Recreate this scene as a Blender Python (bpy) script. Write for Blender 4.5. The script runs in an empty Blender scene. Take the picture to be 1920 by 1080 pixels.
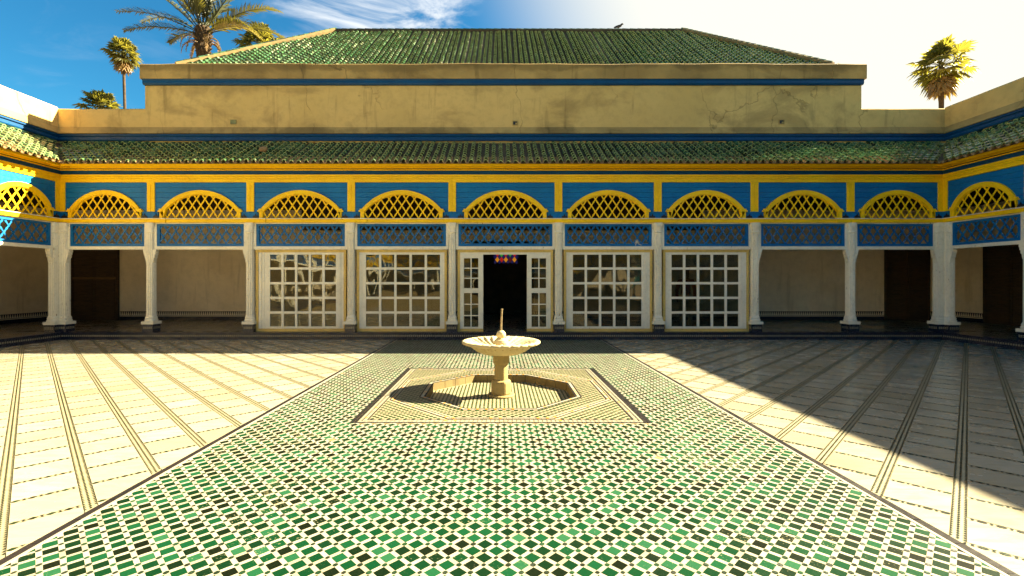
import bpy, bmesh, math, random
import numpy as np
from mathutils import Vector, Matrix

random.seed(7)
rng = np.random.default_rng(7)
scene = bpy.context.scene
COL = scene.collection
R = math.radians

# ------------------------------------------------------------------ camera, sky, sun, exposure
F, VX, VY, H = 880.0, 937.0, 527.0, 1.6          # measured from the photograph (1920 px wide)
cam_d = bpy.data.cameras.new('camera'); cam = bpy.data.objects.new('camera', cam_d); COL.objects.link(cam)
cam.location = (0, 0, H); cam.rotation_euler = (R(90), 0, 0)
cam_d.sensor_width = 36; cam_d.lens = F/1920*36
cam_d.shift_x = (960-VX)/1920; cam_d.shift_y = -(540-VY)/1920
cam_d.clip_start = .05; cam_d.clip_end = 2000
scene.camera = cam

SUN = Vector((1.434, .45, 1.0)).normalized()
SUN_EL = math.asin(SUN.z); SUN_AZ = math.atan2(SUN.x, SUN.y)
SKY_STRENGTH = .05
GLOW = (2.55, 2.49, 2.2)

world = bpy.data.worlds.new('World'); scene.world = world; world.use_nodes = True
nt = world.node_tree; nt.nodes.clear()
def wn(t, **k):
    n = nt.nodes.new(t)
    for a, b in k.items(): setattr(n, a, b)
    return n
def wl(a, b): nt.links.new(a, b)
w_out = wn('ShaderNodeOutputWorld'); w_bg = wn('ShaderNodeBackground'); w_bg.inputs[1].default_value = SKY_STRENGTH
wl(w_bg.outputs[0], w_out.inputs[0])
sky = wn('ShaderNodeTexSky', sky_type='NISHITA', sun_disc=False)
sky.sun_elevation = SUN_EL; sky.sun_rotation = SUN_AZ; sky.air_density = 1.0; sky.dust_density = .3; sky.ozone_density = 2.0
hs = wn('ShaderNodeHueSaturation'); hs.inputs['Saturation'].default_value = 1.25; hs.inputs['Value'].default_value = .40
wl(sky.outputs[0], hs.inputs['Color'])
tint = wn('ShaderNodeMix', data_type='RGBA', blend_type='MULTIPLY'); tint.inputs[0].default_value = 1; tint.inputs[7].default_value = (.42, 1.08, 1.08, 1)
wl(hs.outputs[0], tint.inputs[6])
tc = wn('ShaderNodeTexCoord')
def mapr(src, a, b, c=0., d=1., smooth=True):
    m = wn('ShaderNodeMapRange', interpolation_type='SMOOTHSTEP' if smooth else 'LINEAR')
    m.inputs['From Min'].default_value = a; m.inputs['From Max'].default_value = b
    m.inputs['To Min'].default_value = c; m.inputs['To Max'].default_value = d
    wl(src, m.inputs['Value']); return m.outputs[0]
def wmath(op, a, b):
    m = wn('ShaderNodeMath', operation=op)
    for i, x in enumerate((a, b)):
        if isinstance(x, (int, float)): m.inputs[i].default_value = x
        else: wl(x, m.inputs[i])
    return m.outputs[0]
def wmix(f, a, b):
    m = wn('ShaderNodeMix', data_type='RGBA')
    wl(f, m.inputs[0])
    for i, x in ((6, a), (7, b)):
        if isinstance(x, tuple): m.inputs[i].default_value = (*x, 1)
        else: wl(x, m.inputs[i])
    return m.outputs[2]
def wdot(v):
    d = wn('ShaderNodeVectorMath', operation='DOT_PRODUCT'); wl(tc.outputs['Generated'], d.inputs[0]); d.inputs[1].default_value = v
    return d.outputs['Value']
# thin cirrus
mp = wn('ShaderNodeMapping'); mp.inputs['Scale'].default_value = (3.2, 3.2, 8.0); mp.inputs['Rotation'].default_value = (0, R(28), 0)
wl(tc.outputs['Generated'], mp.inputs[0])
cn = wn('ShaderNodeTexNoise'); cn.inputs['Scale'].default_value = 1.7; cn.inputs['Detail'].default_value = 9; cn.inputs['Roughness'].default_value = .62; cn.inputs['Distortion'].default_value = 1.1
wl(mp.outputs[0], cn.inputs['Vector'])
cdir = Vector(((705-VX)/F, 1, (VY-10)/F)).normalized()
cmask = mapr(wdot(cdir), math.cos(R(13)), math.cos(R(3.5)))
thr = wmath('ADD', cn.outputs['Fac'], wmath('MULTIPLY', cmask, .22))
cfac = wmath('MULTIPLY', mapr(thr, .54, .86), wmath('ADD', wmath('MULTIPLY', cmask, .95), .13))
skyc = wmix(cfac, tint.outputs[2], (2.2, 2.35, 2.5))
gd = wdot(tuple(SUN))
glow = mapr(gd, math.cos(R(65)), math.cos(R(43)))
wl(wmix(glow, skyc, GLOW), w_bg.inputs[0])

sun_d = bpy.data.lights.new('sun', 'SUN'); sun = bpy.data.objects.new('sun', sun_d); COL.objects.link(sun)
sun_d.energy = 5.0; sun_d.angle = R(.5); sun_d.color = (1.0, .86, .56)
sun.rotation_euler = SUN.to_track_quat('Z', 'Y').to_euler(); sun.location = (30, 10, 30)

scene.view_settings.view_transform = 'Standard'; scene.view_settings.look = 'None'
scene.view_settings.gamma = 1; scene.view_settings.use_curve_mapping = False
scene.view_settings.exposure = 3.1
scene.cycles.max_bounces = 8; scene.cycles.diffuse_bounces = 5; scene.cycles.transparent_max_bounces = 12
scene.cycles.use_denoising = True

# ------------------------------------------------------------------ materials
class NT:
    def __init__(s, name):
        s.m = bpy.data.materials.new(name); s.m.use_nodes = True
        s.t = s.m.node_tree; s.b = s.t.nodes['Principled BSDF']
        s.out = s.t.nodes['Material Output']
        s.pos = s.n('ShaderNodeNewGeometry').outputs['Position']
    def n(s, t, **k):
        n = s.t.nodes.new(t)
        for a, b in k.items(): setattr(n, a, b)
        return n
    def l(s, a, b): s.t.links.new(a, b)
    def put(s, x, inp):
        if isinstance(x, (int, float)): inp.default_value = x
        elif isinstance(x, tuple): inp.default_value = (*x, 1) if len(x) == 3 and inp.type == 'RGBA' else x
        else: s.l(x, inp)
    def vec(s, scale=(1, 1, 1), src=None):
        m = s.n('ShaderNodeMapping'); m.inputs['Scale'].default_value = scale; s.l(src or s.pos, m.inputs[0]); return m.outputs[0]
    def noise(s, scale, detail=4, rough=.55, dist=0, sc3=None, src=None):
        n = s.n('ShaderNodeTexNoise'); n.inputs['Scale'].default_value = scale; n.inputs['Detail'].default_value = detail
        n.inputs['Roughness'].default_value = rough; n.inputs['Distortion'].default_value = dist
        s.l(s.vec(sc3, src) if sc3 else (src or s.pos), n.inputs['Vector']); return n.outputs['Fac']
    def ramp(s, f, *stops):
        r = s.n('ShaderNodeValToRGB'); e = r.color_ramp.elements
        while len(e) < len(stops): e.new(.5)
        for q, (p, c) in zip(e, stops): q.position = p; q.color = (*c, 1) if len(c) == 3 else c
        s.l(f, r.inputs[0]); return r.outputs[0]
    def mr(s, f, a, b, c=0., d=1.):
        m = s.n('ShaderNodeMapRange', interpolation_type='SMOOTHSTEP')
        for i, v in zip(('From Min', 'From Max', 'To Min', 'To Max'), (a, b, c, d)): m.inputs[i].default_value = v
        s.l(f, m.inputs['Value']); return m.outputs[0]
    def math(s, op, a, b=0.):
        m = s.n('ShaderNodeMath', operation=op); s.put(a, m.inputs[0]); s.put(b, m.inputs[1]); return m.outputs[0]
    def mix(s, f, a, b, mode='MIX'):
        m = s.n('ShaderNodeMix', data_type='RGBA', blend_type=mode); s.put(f, m.inputs[0]); s.put(a, m.inputs[6]); s.put(b, m.inputs[7]); return m.outputs[2]
    def rnd(s):   # one value per piece, for joined and for separate pieces alike
        g = s.n('ShaderNodeNewGeometry').outputs['Random Per Island']; o = s.n('ShaderNodeObjectInfo').outputs['Random']
        return s.math('FRACT', s.math('ADD', g, o))
    def bump(s, f, st=.2, dist=.01):
        b = s.n('ShaderNodeBump'); b.inputs['Strength'].default_value = st; b.inputs['Distance'].default_value = dist
        s.l(f, b.inputs['Height']); s.l(b.outputs[0], s.b.inputs['Normal']); return b.outputs[0]
    def fin(s, col, rough=.6, spec=.5):
        s.put(col, s.b.inputs['Base Color']); s.put(rough, s.b.inputs['Roughness']); s.b.inputs['Specular IOR Level'].default_value = spec
        return s.m

def scalec(c, k): return tuple(x*k for x in c)

def paint(name, c, c2=None, chip=(.10, .05, .02), chip_amt=.70, rough=.5, dirt=.25, sc=(30, 30, 6), spec=.25):
    t = NT(name)
    v = t.noise(1.3, 5); f = t.noise(14, 4)
    col = t.mix(t.mr(v, .3, .7), c, c2 or scalec(c, .82))
    col = t.mix(t.mr(f, .45, .8, 0, dirt), col, scalec(c, .45))
    ch = t.noise(1, 6, .65, sc3=sc)
    big = t.noise(1.1, 3)
    chips = t.mr(t.math('ADD', ch, t.math('MULTIPLY', t.math('SUBTRACT', big, .5), .35)), chip_amt, chip_amt+.03)
    col = t.mix(chips, col, chip)
    t.bump(t.math('SUBTRACT', t.noise(25, 4), chips), .25, .004)
    return t.fin(col, t.mr(f, .3, .8, rough-.1, rough+.15), spec)

def stucco(name, a, b, stain, crack=True):
    t = NT(name)
    col = t.mix(t.mr(t.noise(.55, 6, .6), .35, .66), a, b)
    col = t.mix(t.mr(t.noise(6, 6, .6), .4, .75, 0, .45), col, scalec(a, .72))
    st = t.noise(1, 7, .62, .4, sc3=(.55, .55, .9))
    sx = t.n('ShaderNodeSeparateXYZ'); t.l(t.pos, sx.inputs[0])
    for zb, w, amt in ((8.08, .34, .19), (7.46, .40, .09), (6.05, .22, .05)):       # grime that has run down from each ledge
        st = t.math('ADD', st, t.mr(t.math('ABSOLUTE', t.math('SUBTRACT', sx.outputs['Z'], zb)), 0, w, amt, 0))
    col = t.mix(t.mr(st, .50, .68, 0, .48), col, stain)
    stk = t.noise(1, 5, .6, sc3=(3.2, 3.2, .35))
    col = t.mix(t.mr(stk, .56, .72, 0, .5), col, scalec(stain, .8))
    fine = t.noise(40, 5)
    hgt = t.math('ADD', t.math('MULTIPLY', t.noise(3, 5), .8), t.math('MULTIPLY', fine, .25))
    if crack:
        d = t.n('ShaderNodeTexNoise'); d.inputs['Scale'].default_value = 2.3; d.inputs['Detail'].default_value = 6; t.l(t.pos, d.inputs['Vector'])
        va = t.n('ShaderNodeVectorMath', operation='MULTIPLY_ADD'); t.l(d.outputs['Color'], va.inputs[0]); va.inputs[1].default_value = (.24, .24, .24)
        t.l(t.vec((.5, .5, .16)), va.inputs[2])
        vo = t.n('ShaderNodeTexVoronoi', feature='DISTANCE_TO_EDGE'); vo.inputs['Scale'].default_value = 1.0; t.l(va.outputs[0], vo.inputs['Vector'])
        cr = t.math('MULTIPLY', t.mr(vo.outputs['Distance'], 0, .009, 1, 0), t.mr(t.noise(.45, 2), .47, .58))
        col = t.mix(t.math('MULTIPLY', cr, .4), col, scalec(stain, .35))
        hgt = t.math('SUBTRACT', hgt, cr)
    t.bump(hgt, .45, .02)
    return t.fin(col, .9, .2)

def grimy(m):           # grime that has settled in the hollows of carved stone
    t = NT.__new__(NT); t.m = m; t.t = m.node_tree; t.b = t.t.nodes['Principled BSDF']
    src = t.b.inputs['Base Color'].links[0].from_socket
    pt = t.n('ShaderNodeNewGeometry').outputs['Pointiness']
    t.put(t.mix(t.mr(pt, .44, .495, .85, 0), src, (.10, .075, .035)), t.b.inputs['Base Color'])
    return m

def wood(name, a, b):
    t = NT(name)
    g = t.noise(1, 6, .6, 1.5, sc3=(3, 3, 22))
    col = t.mix(t.mr(g, .35, .7), a, b)
    t.bump(g, .3, .006); return t.fin(col, .65, .3)

def tile(name, stops, worn=(.5, .46, .33), wamt=.62, wsc=38, rough=.32, spec=.5):
    t = NT(name); r = t.rnd()
    col = t.ramp(r, *stops)
    r2 = t.math('FRACT', t.math('MULTIPLY', r, 7.31))
    big = t.noise(.75, 3)
    k = t.math('ADD', t.noise(wsc, 5, .7), t.math('ADD', t.math('MULTIPLY', t.math('SUBTRACT', r2, .5), .16), t.math('MULTIPLY', t.math('SUBTRACT', big, .5), .45)))
    w = t.mr(k, wamt, wamt+.09)
    col = t.mix(t.mr(t.noise(90, 3), .35, .7, 0, .4), col, t.mix(.5, col, (.01, .02, .008)))
    col = t.mix(t.math('MULTIPLY', w, .8), col, worn)
    t.bump(t.math('ADD', t.noise(60, 3), t.math('MULTIPLY', w, -.6)), .25, .003)
    return t.fin(col, t.mr(k, .4, .75, rough-.08, rough+.35), spec)

def simple(name, c, rough=.6, sc=8, var=.35, spec=.4, bump=.2, rnd=0.):
    t = NT(name)
    col = t.mix(t.mr(t.noise(sc, 5, .6), .3, .72), c, scalec(c, 1-var))
    if rnd: col = t.mix(t.math('MULTIPLY', t.rnd(), rnd), col, scalec(c, .45))
    t.bump(t.noise(sc*5, 4), bump, .005)
    return t.fin(col, rough, spec)

def marble():
    t = NT('marble'); r = t.rnd()
    base = t.ramp(r, (0, (.290, .265, .205)), (.35, (.270, .242, .180)), (.6, (.315, .295, .240)), (.85, (.235, .208, .145)), (1, (.300, .275, .215)))
    off = t.n('ShaderNodeVectorMath', operation='ADD'); t.l(t.pos, off.inputs[0])
    cx = t.n('ShaderNodeCombineXYZ'); t.l(t.math('MULTIPLY', r, 40.), cx.inputs[0]); t.l(t.math('MULTIPLY', r, 23.), cx.inputs[2]); t.l(cx.outputs[0], off.inputs[1])
    rot = t.n('ShaderNodeMapping'); rot.inputs['Scale'].default_value = (2.2, 9, 2); rot.inputs['Rotation'].default_value = (0, 0, R(12)); t.l(off.outputs[0], rot.inputs[0])
    v = t.n('ShaderNodeTexNoise'); v.inputs['Scale'].default_value = 1.; v.inputs['Detail'].default_value = 8; v.inputs['Roughness'].default_value = .65; v.inputs['Distortion'].default_value = 1.6; t.l(rot.outputs[0], v.inputs['Vector'])
    vf = v.outputs['Fac']
    col = t.mix(t.mr(vf, .42, .62, 0, .4), base, (.25, .205, .12))
    col = t.mix(t.mr(vf, .56, .62, 0, .22), col, (.19, .185, .17))
    dirt = t.noise(1.1, 6, .6)
    col = t.mix(t.mr(dirt, .5, .75, 0, .3), col, (.24, .19, .10))
    t.bump(t.noise(7, 4), .10, .01)
    return t.fin(col, t.mr(t.noise(3, 4), .3, .7, .14, .30), .22)

def glass():
    t = NT('old_glass')
    o = t.n('ShaderNodeObjectInfo').outputs['Random']
    off = t.n('ShaderNodeVectorMath', operation='ADD'); t.l(t.pos, off.inputs[0])
    cx = t.n('ShaderNodeCombineXYZ'); t.l(t.math('MULTIPLY', o, .0), cx.inputs[0]); t.l(cx.outputs[0], off.inputs[1])
    nz = t.noise(1.0, 1.5, .4, src=off.outputs[0], sc3=(1.2, 1.2, .9))
    b = t.n('ShaderNodeBump'); b.inputs['Strength'].default_value = .5; b.inputs['Distance'].default_value = .028; t.l(nz, b.inputs['Height'])
    tr = t.n('ShaderNodeBsdfTransparent'); tr.inputs[0].default_value = (.55, .55, .48, 1)
    gl = t.n('ShaderNodeBsdfGlossy'); gl.inputs['Roughness'].default_value = .0; gl.inputs[0].default_value = (.9, .9, .85, 1); t.l(b.outputs[0], gl.inputs['Normal'])
    fr = t.n('ShaderNodeFresnel'); fr.inputs[0].default_value = 1.55; 
    mx = t.n('ShaderNodeMixShader'); t.l(t.math('MULTIPLY', fr.outputs[0], .8), mx.inputs[0]); t.l(tr.outputs[0], mx.inputs[1]); t.l(gl.outputs[0], mx.inputs[2])
    t.l(mx.outputs[0], t.out.inputs['Surface']); t.t.nodes.remove(t.b)
    return t.m

def leafmat(name, c, c2, tr=.35):
    t = NT(name); r = t.rnd()
    col = t.mix(r, c, c2)
    col = t.mix(t.mr(t.noise(3, 3), .4, .7, 0, .5), col, scalec(c, .6))
    t.fin(col, .45, .5)
    ts = t.n('ShaderNodeBsdfTranslucent'); t.l(t.mix(.5, col, (.35, .30, .03)), ts.inputs[0])
    mx = t.n('ShaderNodeMixShader'); mx.inputs[0].default_value = tr
    t.l(t.b.outputs[0], mx.inputs[1]); t.l(ts.outputs[0], mx.inputs[2]); t.l(mx.outputs[0], t.out.inputs['Surface'])
    return t.m

def emit(name, c, s):
    t = NT(name); t.fin(c, .3); t.b.inputs['Emission Color'].default_value = (*c, 1); t.b.inputs['Emission Strength'].default_value = s; return t.m

MT = dict(
    yellow=paint('yellow_paint', (.88, .57, .003), (.80, .48, .002), chip=(.16, .08, .02), chip_amt=.79, sc=(4, 4, 26), dirt=.3),
    blue=paint('blue_paint', (.001, .15, .40), (.001, .115, .32), chip=(.02, .10, .18), chip_amt=.80, sc=(3, 3, 22), dirt=.35),
    blue_dark=paint('deep_blue_paint', (.001, .12, .34), (.001, .095, .27), chip=(.04, .10, .16), chip_amt=.78, sc=(4, 4, 24), dirt=.3),
    navy_paint=paint('dark_blue_paint', (.001, .055, .165), (.001, .042, .13), chip=(.03, .09, .14), chip_amt=.74, sc=(4, 4, 24), dirt=.4),
    white=paint('white_paint', (.76, .72, .58), (.66, .62, .49), chip=(.13, .075, .035), chip_amt=.675, sc=(22, 22, 5), dirt=.3),
    white_door=paint('white_door_paint', (.76, .73, .60), (.68, .65, .53), chip=(.15, .085, .04), chip_amt=.73, sc=(26, 26, 9), dirt=.25),
    cream=paint('faded_yellow_paint', (.62, .45, .13), (.52, .36, .10), chip=(.15, .09, .04), chip_amt=.74, sc=(10, 10, 12), dirt=.4),
    stucco=stucco('ochre_stucco', (.62, .42, .155), (.55, .37, .13), (.20, .13, .05)),
    stucco_dirty=stucco('weathered_stucco', (.44, .295, .105), (.27, .178, .066), (.06, .041, .019)),
    plaster=stucco('tan_plaster', (.78, .66, .46), (.72, .60, .41), (.56, .45, .29), crack=False),
    wood=wood('dark_cedar', (.065, .036, .018), (.03, .018, .010)),
    wood_light=wood('bare_wood', (.15, .08, .03), (.09, .05, .02)),
    ceiling=wood('ceiling_boards', (.045, .024, .011), (.025, .013, .007)),
    roof_tile=tile('glazed_roof_tile', ((0, (.010, .020, .008)), (.3, (.014, .052, .017)), (.6, (.028, .095, .034)), (.85, (.055, .14, .054)), (1, (.04, .05, .018))), worn=(.36, .33, .17), wamt=.62, wsc=14, rough=.2, spec=.8),
    tile_lip=simple('worn_and_lit_tile_lip', (.32, .40, .16), .6, 9, .55, rnd=.5),  # worn glaze, with the bright light-catching crescent of the tile nose painted in
    clay=simple('bare_clay', (.36, .22, .09), .85, 10, .5, rnd=.4),
    mortar=simple('roof_mortar', (.075, .055, .03), .9, 6, .5),
    mortar_light=simple('hip_mortar', (.24, .16, .06), .9, 6, .4),
    green=tile('green_zellige', ((0, (.003, .004, .0015)), (.2, (.0018, .009, .003)), (.42, (.0010, .019, .006)), (.65, (.0012, .031, .010)), (.85, (.004, .050, .019)), (1, (.016, .075, .035))), worn=(.26, .235, .13), wamt=.66, wsc=60, rough=.55, spec=.04),
    green_small=tile('small_green_zellige', ((0, (.016, .022, .006)), (.4, (.012, .034, .008)), (.8, (.026, .052, .015)), (1, (.04, .065, .02))), worn=(.26, .22, .11), wamt=.62, wsc=30, rough=.45, spec=.2),
    white_tile=tile('white_zellige', ((0, (.27, .25, .195)), (.5, (.30, .28, .225)), (1, (.24, .215, .15))), worn=(.20, .145, .065), wamt=.66, wsc=22, rough=.45, spec=.2),
    dot=tile('dark_zellige_dot', ((0, (.008, .010, .004)), (.6, (.006, .018, .006)), (1, (.01, .05, .015))), worn=(.1, .1, .05), wamt=.75, rough=.35),
    mark=tile('dark_marble_inlay', ((0, (.006, .006, .003)), (.6, (.007, .012, .004)), (1, (.012, .028, .008))), worn=(.12, .10, .05), wamt=.70, rough=.5, spec=.1),
    grout=simple('ochre_grout', (.20, .145, .05), .9, 12, .4),
    joint=simple('pale_ochre_joint', (.26, .19, .075), .9, 12, .35),
    inlay_white=simple('white_inlay', (.27, .235, .15), .4, 12, .25),
    marble=marble(),
    lifted_roof_tile=tile('brightened_roof_tile', ((0, (.015, .024, .009)), (.3, (.02, .062, .02)), (.6, (.045, .12, .042)), (.85, (.09, .19, .07)), (1, (.085, .10, .035))), worn=(.42, .42, .20), wamt=.63, wsc=14, rough=.2, spec=.8),  # copy of the roof tile, brightened in colour to lift the shaded gallery roof
    navy=tile('navy_zellige', ((0, (.008, .010, .022)), (.5, (.012, .014, .035)), (1, (.02, .02, .03))), worn=(.12, .11, .1), wamt=.72, rough=.25),
    navy_edge=tile('slate_edging', ((0, (.010, .008, .010)), (.5, (.015, .011, .012)), (1, (.009, .008, .010))), worn=(.08, .065, .05), wamt=.72, rough=.5, spec=.1),
    orange_tile=simple('amber_zellige', (.62, .30, .06), .4, 10, .3),
    gallery=tile('gallery_floor_tile', ((0, (.20, .15, .09)), (.5, (.12, .09, .055)), (1, (.24, .18, .11))), worn=(.1, .08, .05), wamt=.7, rough=.25),
    stone=stucco('aged_marble', (.50, .42, .24), (.42, .335, .17), (.25, .175, .075), crack=False),
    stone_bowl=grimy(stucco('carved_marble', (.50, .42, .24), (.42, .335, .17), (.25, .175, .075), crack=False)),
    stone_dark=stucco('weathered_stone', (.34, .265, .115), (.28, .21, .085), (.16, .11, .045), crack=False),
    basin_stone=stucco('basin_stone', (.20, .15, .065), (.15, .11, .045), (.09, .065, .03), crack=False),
    metal=simple('old_pipe', (.32, .24, .13), .5, 20, .5),
    glass=glass(),
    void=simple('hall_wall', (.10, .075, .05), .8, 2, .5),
    earth=simple('earth', (.32, .24, .14), .95, .4, .35),
    black=simple('black_iron', (.012, .014, .018), .5, 10, .3),
    frond=leafmat('palm_frond', (.020, .030, .007), (.042, .048, .010), .3),
    frond_pale=leafmat('dry_palm_frond', (.20, .165, .045), (.15, .13, .035), .3),
    fan=leafmat('fan_palm_leaf', (.034, .048, .011), (.075, .078, .015), .6),
    fan_dead=leafmat('dead_palm_leaf', (.25, .15, .05), (.17, .10, .035), .2),
    trunk=simple('palm_trunk', (.065, .040, .018), .95, 9, .6, bump=.8),
    plate=simple('painted_plate', (.22, .22, .09), .7),
    scrap=simple('white_tape', (.75, .76, .74), .6, 10, .1),
)

# ------------------------------------------------------------------ mesh helpers
class MB:
    def __init__(s): s.v = []; s.f = []
    def poly(s, pts):
        b = len(s.v); s.v += [tuple(p) for p in pts]; s.f.append(tuple(range(b, b+len(pts)))); return s
    def box(s, x0, x1, y0, y1, z0, z1):
        b = len(s.v)
        s.v += [(x, y, z) for z in (z0, z1) for y in (y0, y1) for x in (x0, x1)]
        s.f += [tuple(b+i for i in q) for q in ((0, 2, 3, 1), (4, 5, 7, 6), (0, 1, 5, 4), (2, 6, 7, 3), (0, 4, 6, 2), (1, 3, 7, 5))]
        return s
    def prism(s, pts, y0, y1, plane='xz'):           # outline extruded between two depths
        n = len(pts); b = len(s.v)
        if plane == 'xz': s.v += [(x, y0, z) for x, z in pts] + [(x, y1, z) for x, z in pts]
        elif plane == 'yz': s.v += [(y0, x, z) for x, z in pts] + [(y1, x, z) for x, z in pts]
        else: s.v += [(x, z, y0) for x, z in pts] + [(x, z, y1) for x, z in pts]
        s.f.append(tuple(range(b, b+n))[::-1]); s.f.append(tuple(range(b+n, b+2*n)))
        for i in range(n):
            j = (i+1) % n; s.f.append((b+i, b+j, b+n+j, b+n+i))
        return s
    def lathe(s, prof, seg=24, c=(0, 0), rf=None, zf=None, caps=True):
        b = len(s.v); n = len(prof)
        for r, z in prof:
            for k in range(seg):
                a = 2*math.pi*k/seg; rr = rf(r, z, a) if rf else r; zz = zf(r, z, a) if zf else z
                s.v.append((c[0]+rr*math.cos(a), c[1]+rr*math.sin(a), zz))
        for i in range(n-1):
            for k in range(seg):
                k2 = (k+1) % seg
                s.f.append((b+i*seg+k, b+i*seg+k2, b+(i+1)*seg+k2, b+(i+1)*seg+k))
        if caps:
            s.f.append(tuple(b+k for k in range(seg))[::-1]); s.f.append(tuple(b+(n-1)*seg+k for k in range(seg)))
        return s
    def tube(s, pts, rad, seg=8):
        pts = [Vector(p) for p in pts]; b = len(s.v); n = len(pts)
        if not isinstance(rad, (list, tuple)): rad = [rad]*n
        for i, p in enumerate(pts):
            d = (pts[min(i+1, n-1)]-pts[max(i-1, 0)]).normalized()
            u = d.cross(Vector((0, 0, 1)) if abs(d.z) < .9 else Vector((1, 0, 0))).normalized(); w = d.cross(u)
            for k in range(seg):
                a = 2*math.pi*k/seg; s.v.append(tuple(p+(u*math.cos(a)+w*math.sin(a))*rad[i]))
        for i in range(n-1):
            for k in range(seg):
                k2 = (k+1) % seg; s.f.append((b+i*seg+k, b+i*seg+k2, b+(i+1)*seg+k2, b+(i+1)*seg+k))
        s.f.append(tuple(b+k for k in range(seg))[::-1]); s.f.append(tuple(b+(n-1)*seg+k for k in range(seg)))
        return s
    def add(s, o, dx=0, dy=0, dz=0):
        b = len(s.v); s.v += [(x+dx, y+dy, z+dz) for x, y, z in o.v]; s.f += [tuple(b+i for i in f) for f in o.f]; return s
    def mesh(s, name, m, smooth=False, fix=False):
        me = bpy.data.meshes.new(name); me.from_pydata(s.v, [], s.f); me.materials.append(MT[m] if isinstance(m, str) else m)
        if fix:
            bm = bmesh.new(); bm.from_mesh(me); bmesh.ops.recalc_face_normals(bm, faces=bm.faces); bm.to_mesh(me); bm.free()
        if smooth: me.polygons.foreach_set('use_smooth', [True]*len(me.polygons))
        me.update(); return me
    def build(s, name, m, parent=None, smooth=False, fix=True, **k):
        return link(name, s.mesh(name, m, smooth, fix), parent, **k)

def props(o, label=None, cat=None, group=None, kind=None):
    if label: o['label'] = label
    if cat: o['category'] = cat
    if group: o['group'] = group
    if kind: o['kind'] = kind
    return o
def link(name, me, parent=None, loc=None, rot=None, **k):
    o = bpy.data.objects.new(name, me); COL.objects.link(o)
    if parent: o.parent = parent
    if loc: o.location = loc
    if rot: o.rotation_euler = rot
    return props(o, **k)
def thing(name, label, cat, loc=(0, 0, 0), rz=0, group=None, kind=None):
    o = bpy.data.objects.new(name, None); COL.objects.link(o); o.location = loc; o.rotation_euler = (0, 0, rz); o.empty_display_size = .2
    return props(o, label, cat, group, kind or 'thing')

def clip(poly, planes):                  # keep n.p <= d
    for nx, ny, d in planes:
        out = []
        for i, p in enumerate(poly):
            q = poly[(i+1) % len(poly)]; a = nx*p[0]+ny*p[1]-d; b = nx*q[0]+ny*q[1]-d
            if a <= 0: out.append(p)
            if (a < 0 < b) or (b < 0 < a):
                t = a/(a-b); out.append((p[0]+(q[0]-p[0])*t, p[1]+(q[1]-p[1])*t))
        poly = out
        if len(poly) < 3: return []
    return poly
def inside(p, planes, m=0): return all(nx*p[0]+ny*p[1] <= d-m for nx, ny, d in planes)
def ngon_planes(cx, cy, apo, n=8, rot=0):
    return [(math.cos(a), math.sin(a), math.cos(a)*cx+math.sin(a)*cy+apo) for a in [rot+2*math.pi*k/n for k in range(n)]]
def ngon(cx, cy, apo, n=8, rot=None):
    r = apo/math.cos(math.pi/n); rot = math.pi/n if rot is None else rot
    return [(cx+r*math.cos(rot+2*math.pi*k/n), cy+r*math.sin(rot+2*math.pi*k/n)) for k in range(n)]

# ------------------------------------------------------------------ plan
YC = 13.05                                             # column plane of the front wing
XL, XR = (113-VX)*YC/F, (1768-VX)*YC/F                 # column planes of the side wings
PXC = [113, 284, 470, 659, 848, 1047, 1233, 1414, 1594, 1768]
CX = [(p-VX)*YC/F for p in PXC]
SB, GD = 1.05, 3.85                                    # set-back of the upper wall, depth of the gallery
BAY, NB = 2.15, 18
YR = YC-BAY*NB                                         # column plane of the wing behind the camera
FL = .20
KY = .25                                               # kerb in front of the columns

# ------------------------------------------------------------------ ground and courtyard paving
MB().poly([(-300, -300, -.4), (300, -300, -.4), (300, 300, -.4), (-300, 300, -.4)]).build('ground', 'earth', kind='structure', label='bare earth around the palace, hidden by its walls')
CW = 2.76                                              # half width of the green carpet
CXO = -.02
Y0, Y1 = YR+KY, YC-KY
BX, BY, BH = .01, 6.95, 1.66                           # centre and half side of the fountain bed
POOL = 1.04
cf = MB()
xl, xr = XL+KY, XR-KY
cl, crr = CXO-CW-.09, CXO+CW+.09
cf.poly([(xl, Y0, -.006), (cl, Y0, -.006), (cl, Y1, -.006), (xl, Y1, -.006)])
cf.poly([(crr, Y0, -.006), (xr, Y0, -.006), (xr, Y1, -.006), (crr, Y1, -.006)])
court = cf.build('courtyard_floor', 'joint', kind='structure', label='courtyard floor of pale marble slabs set diagonally between inlaid strips')

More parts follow.
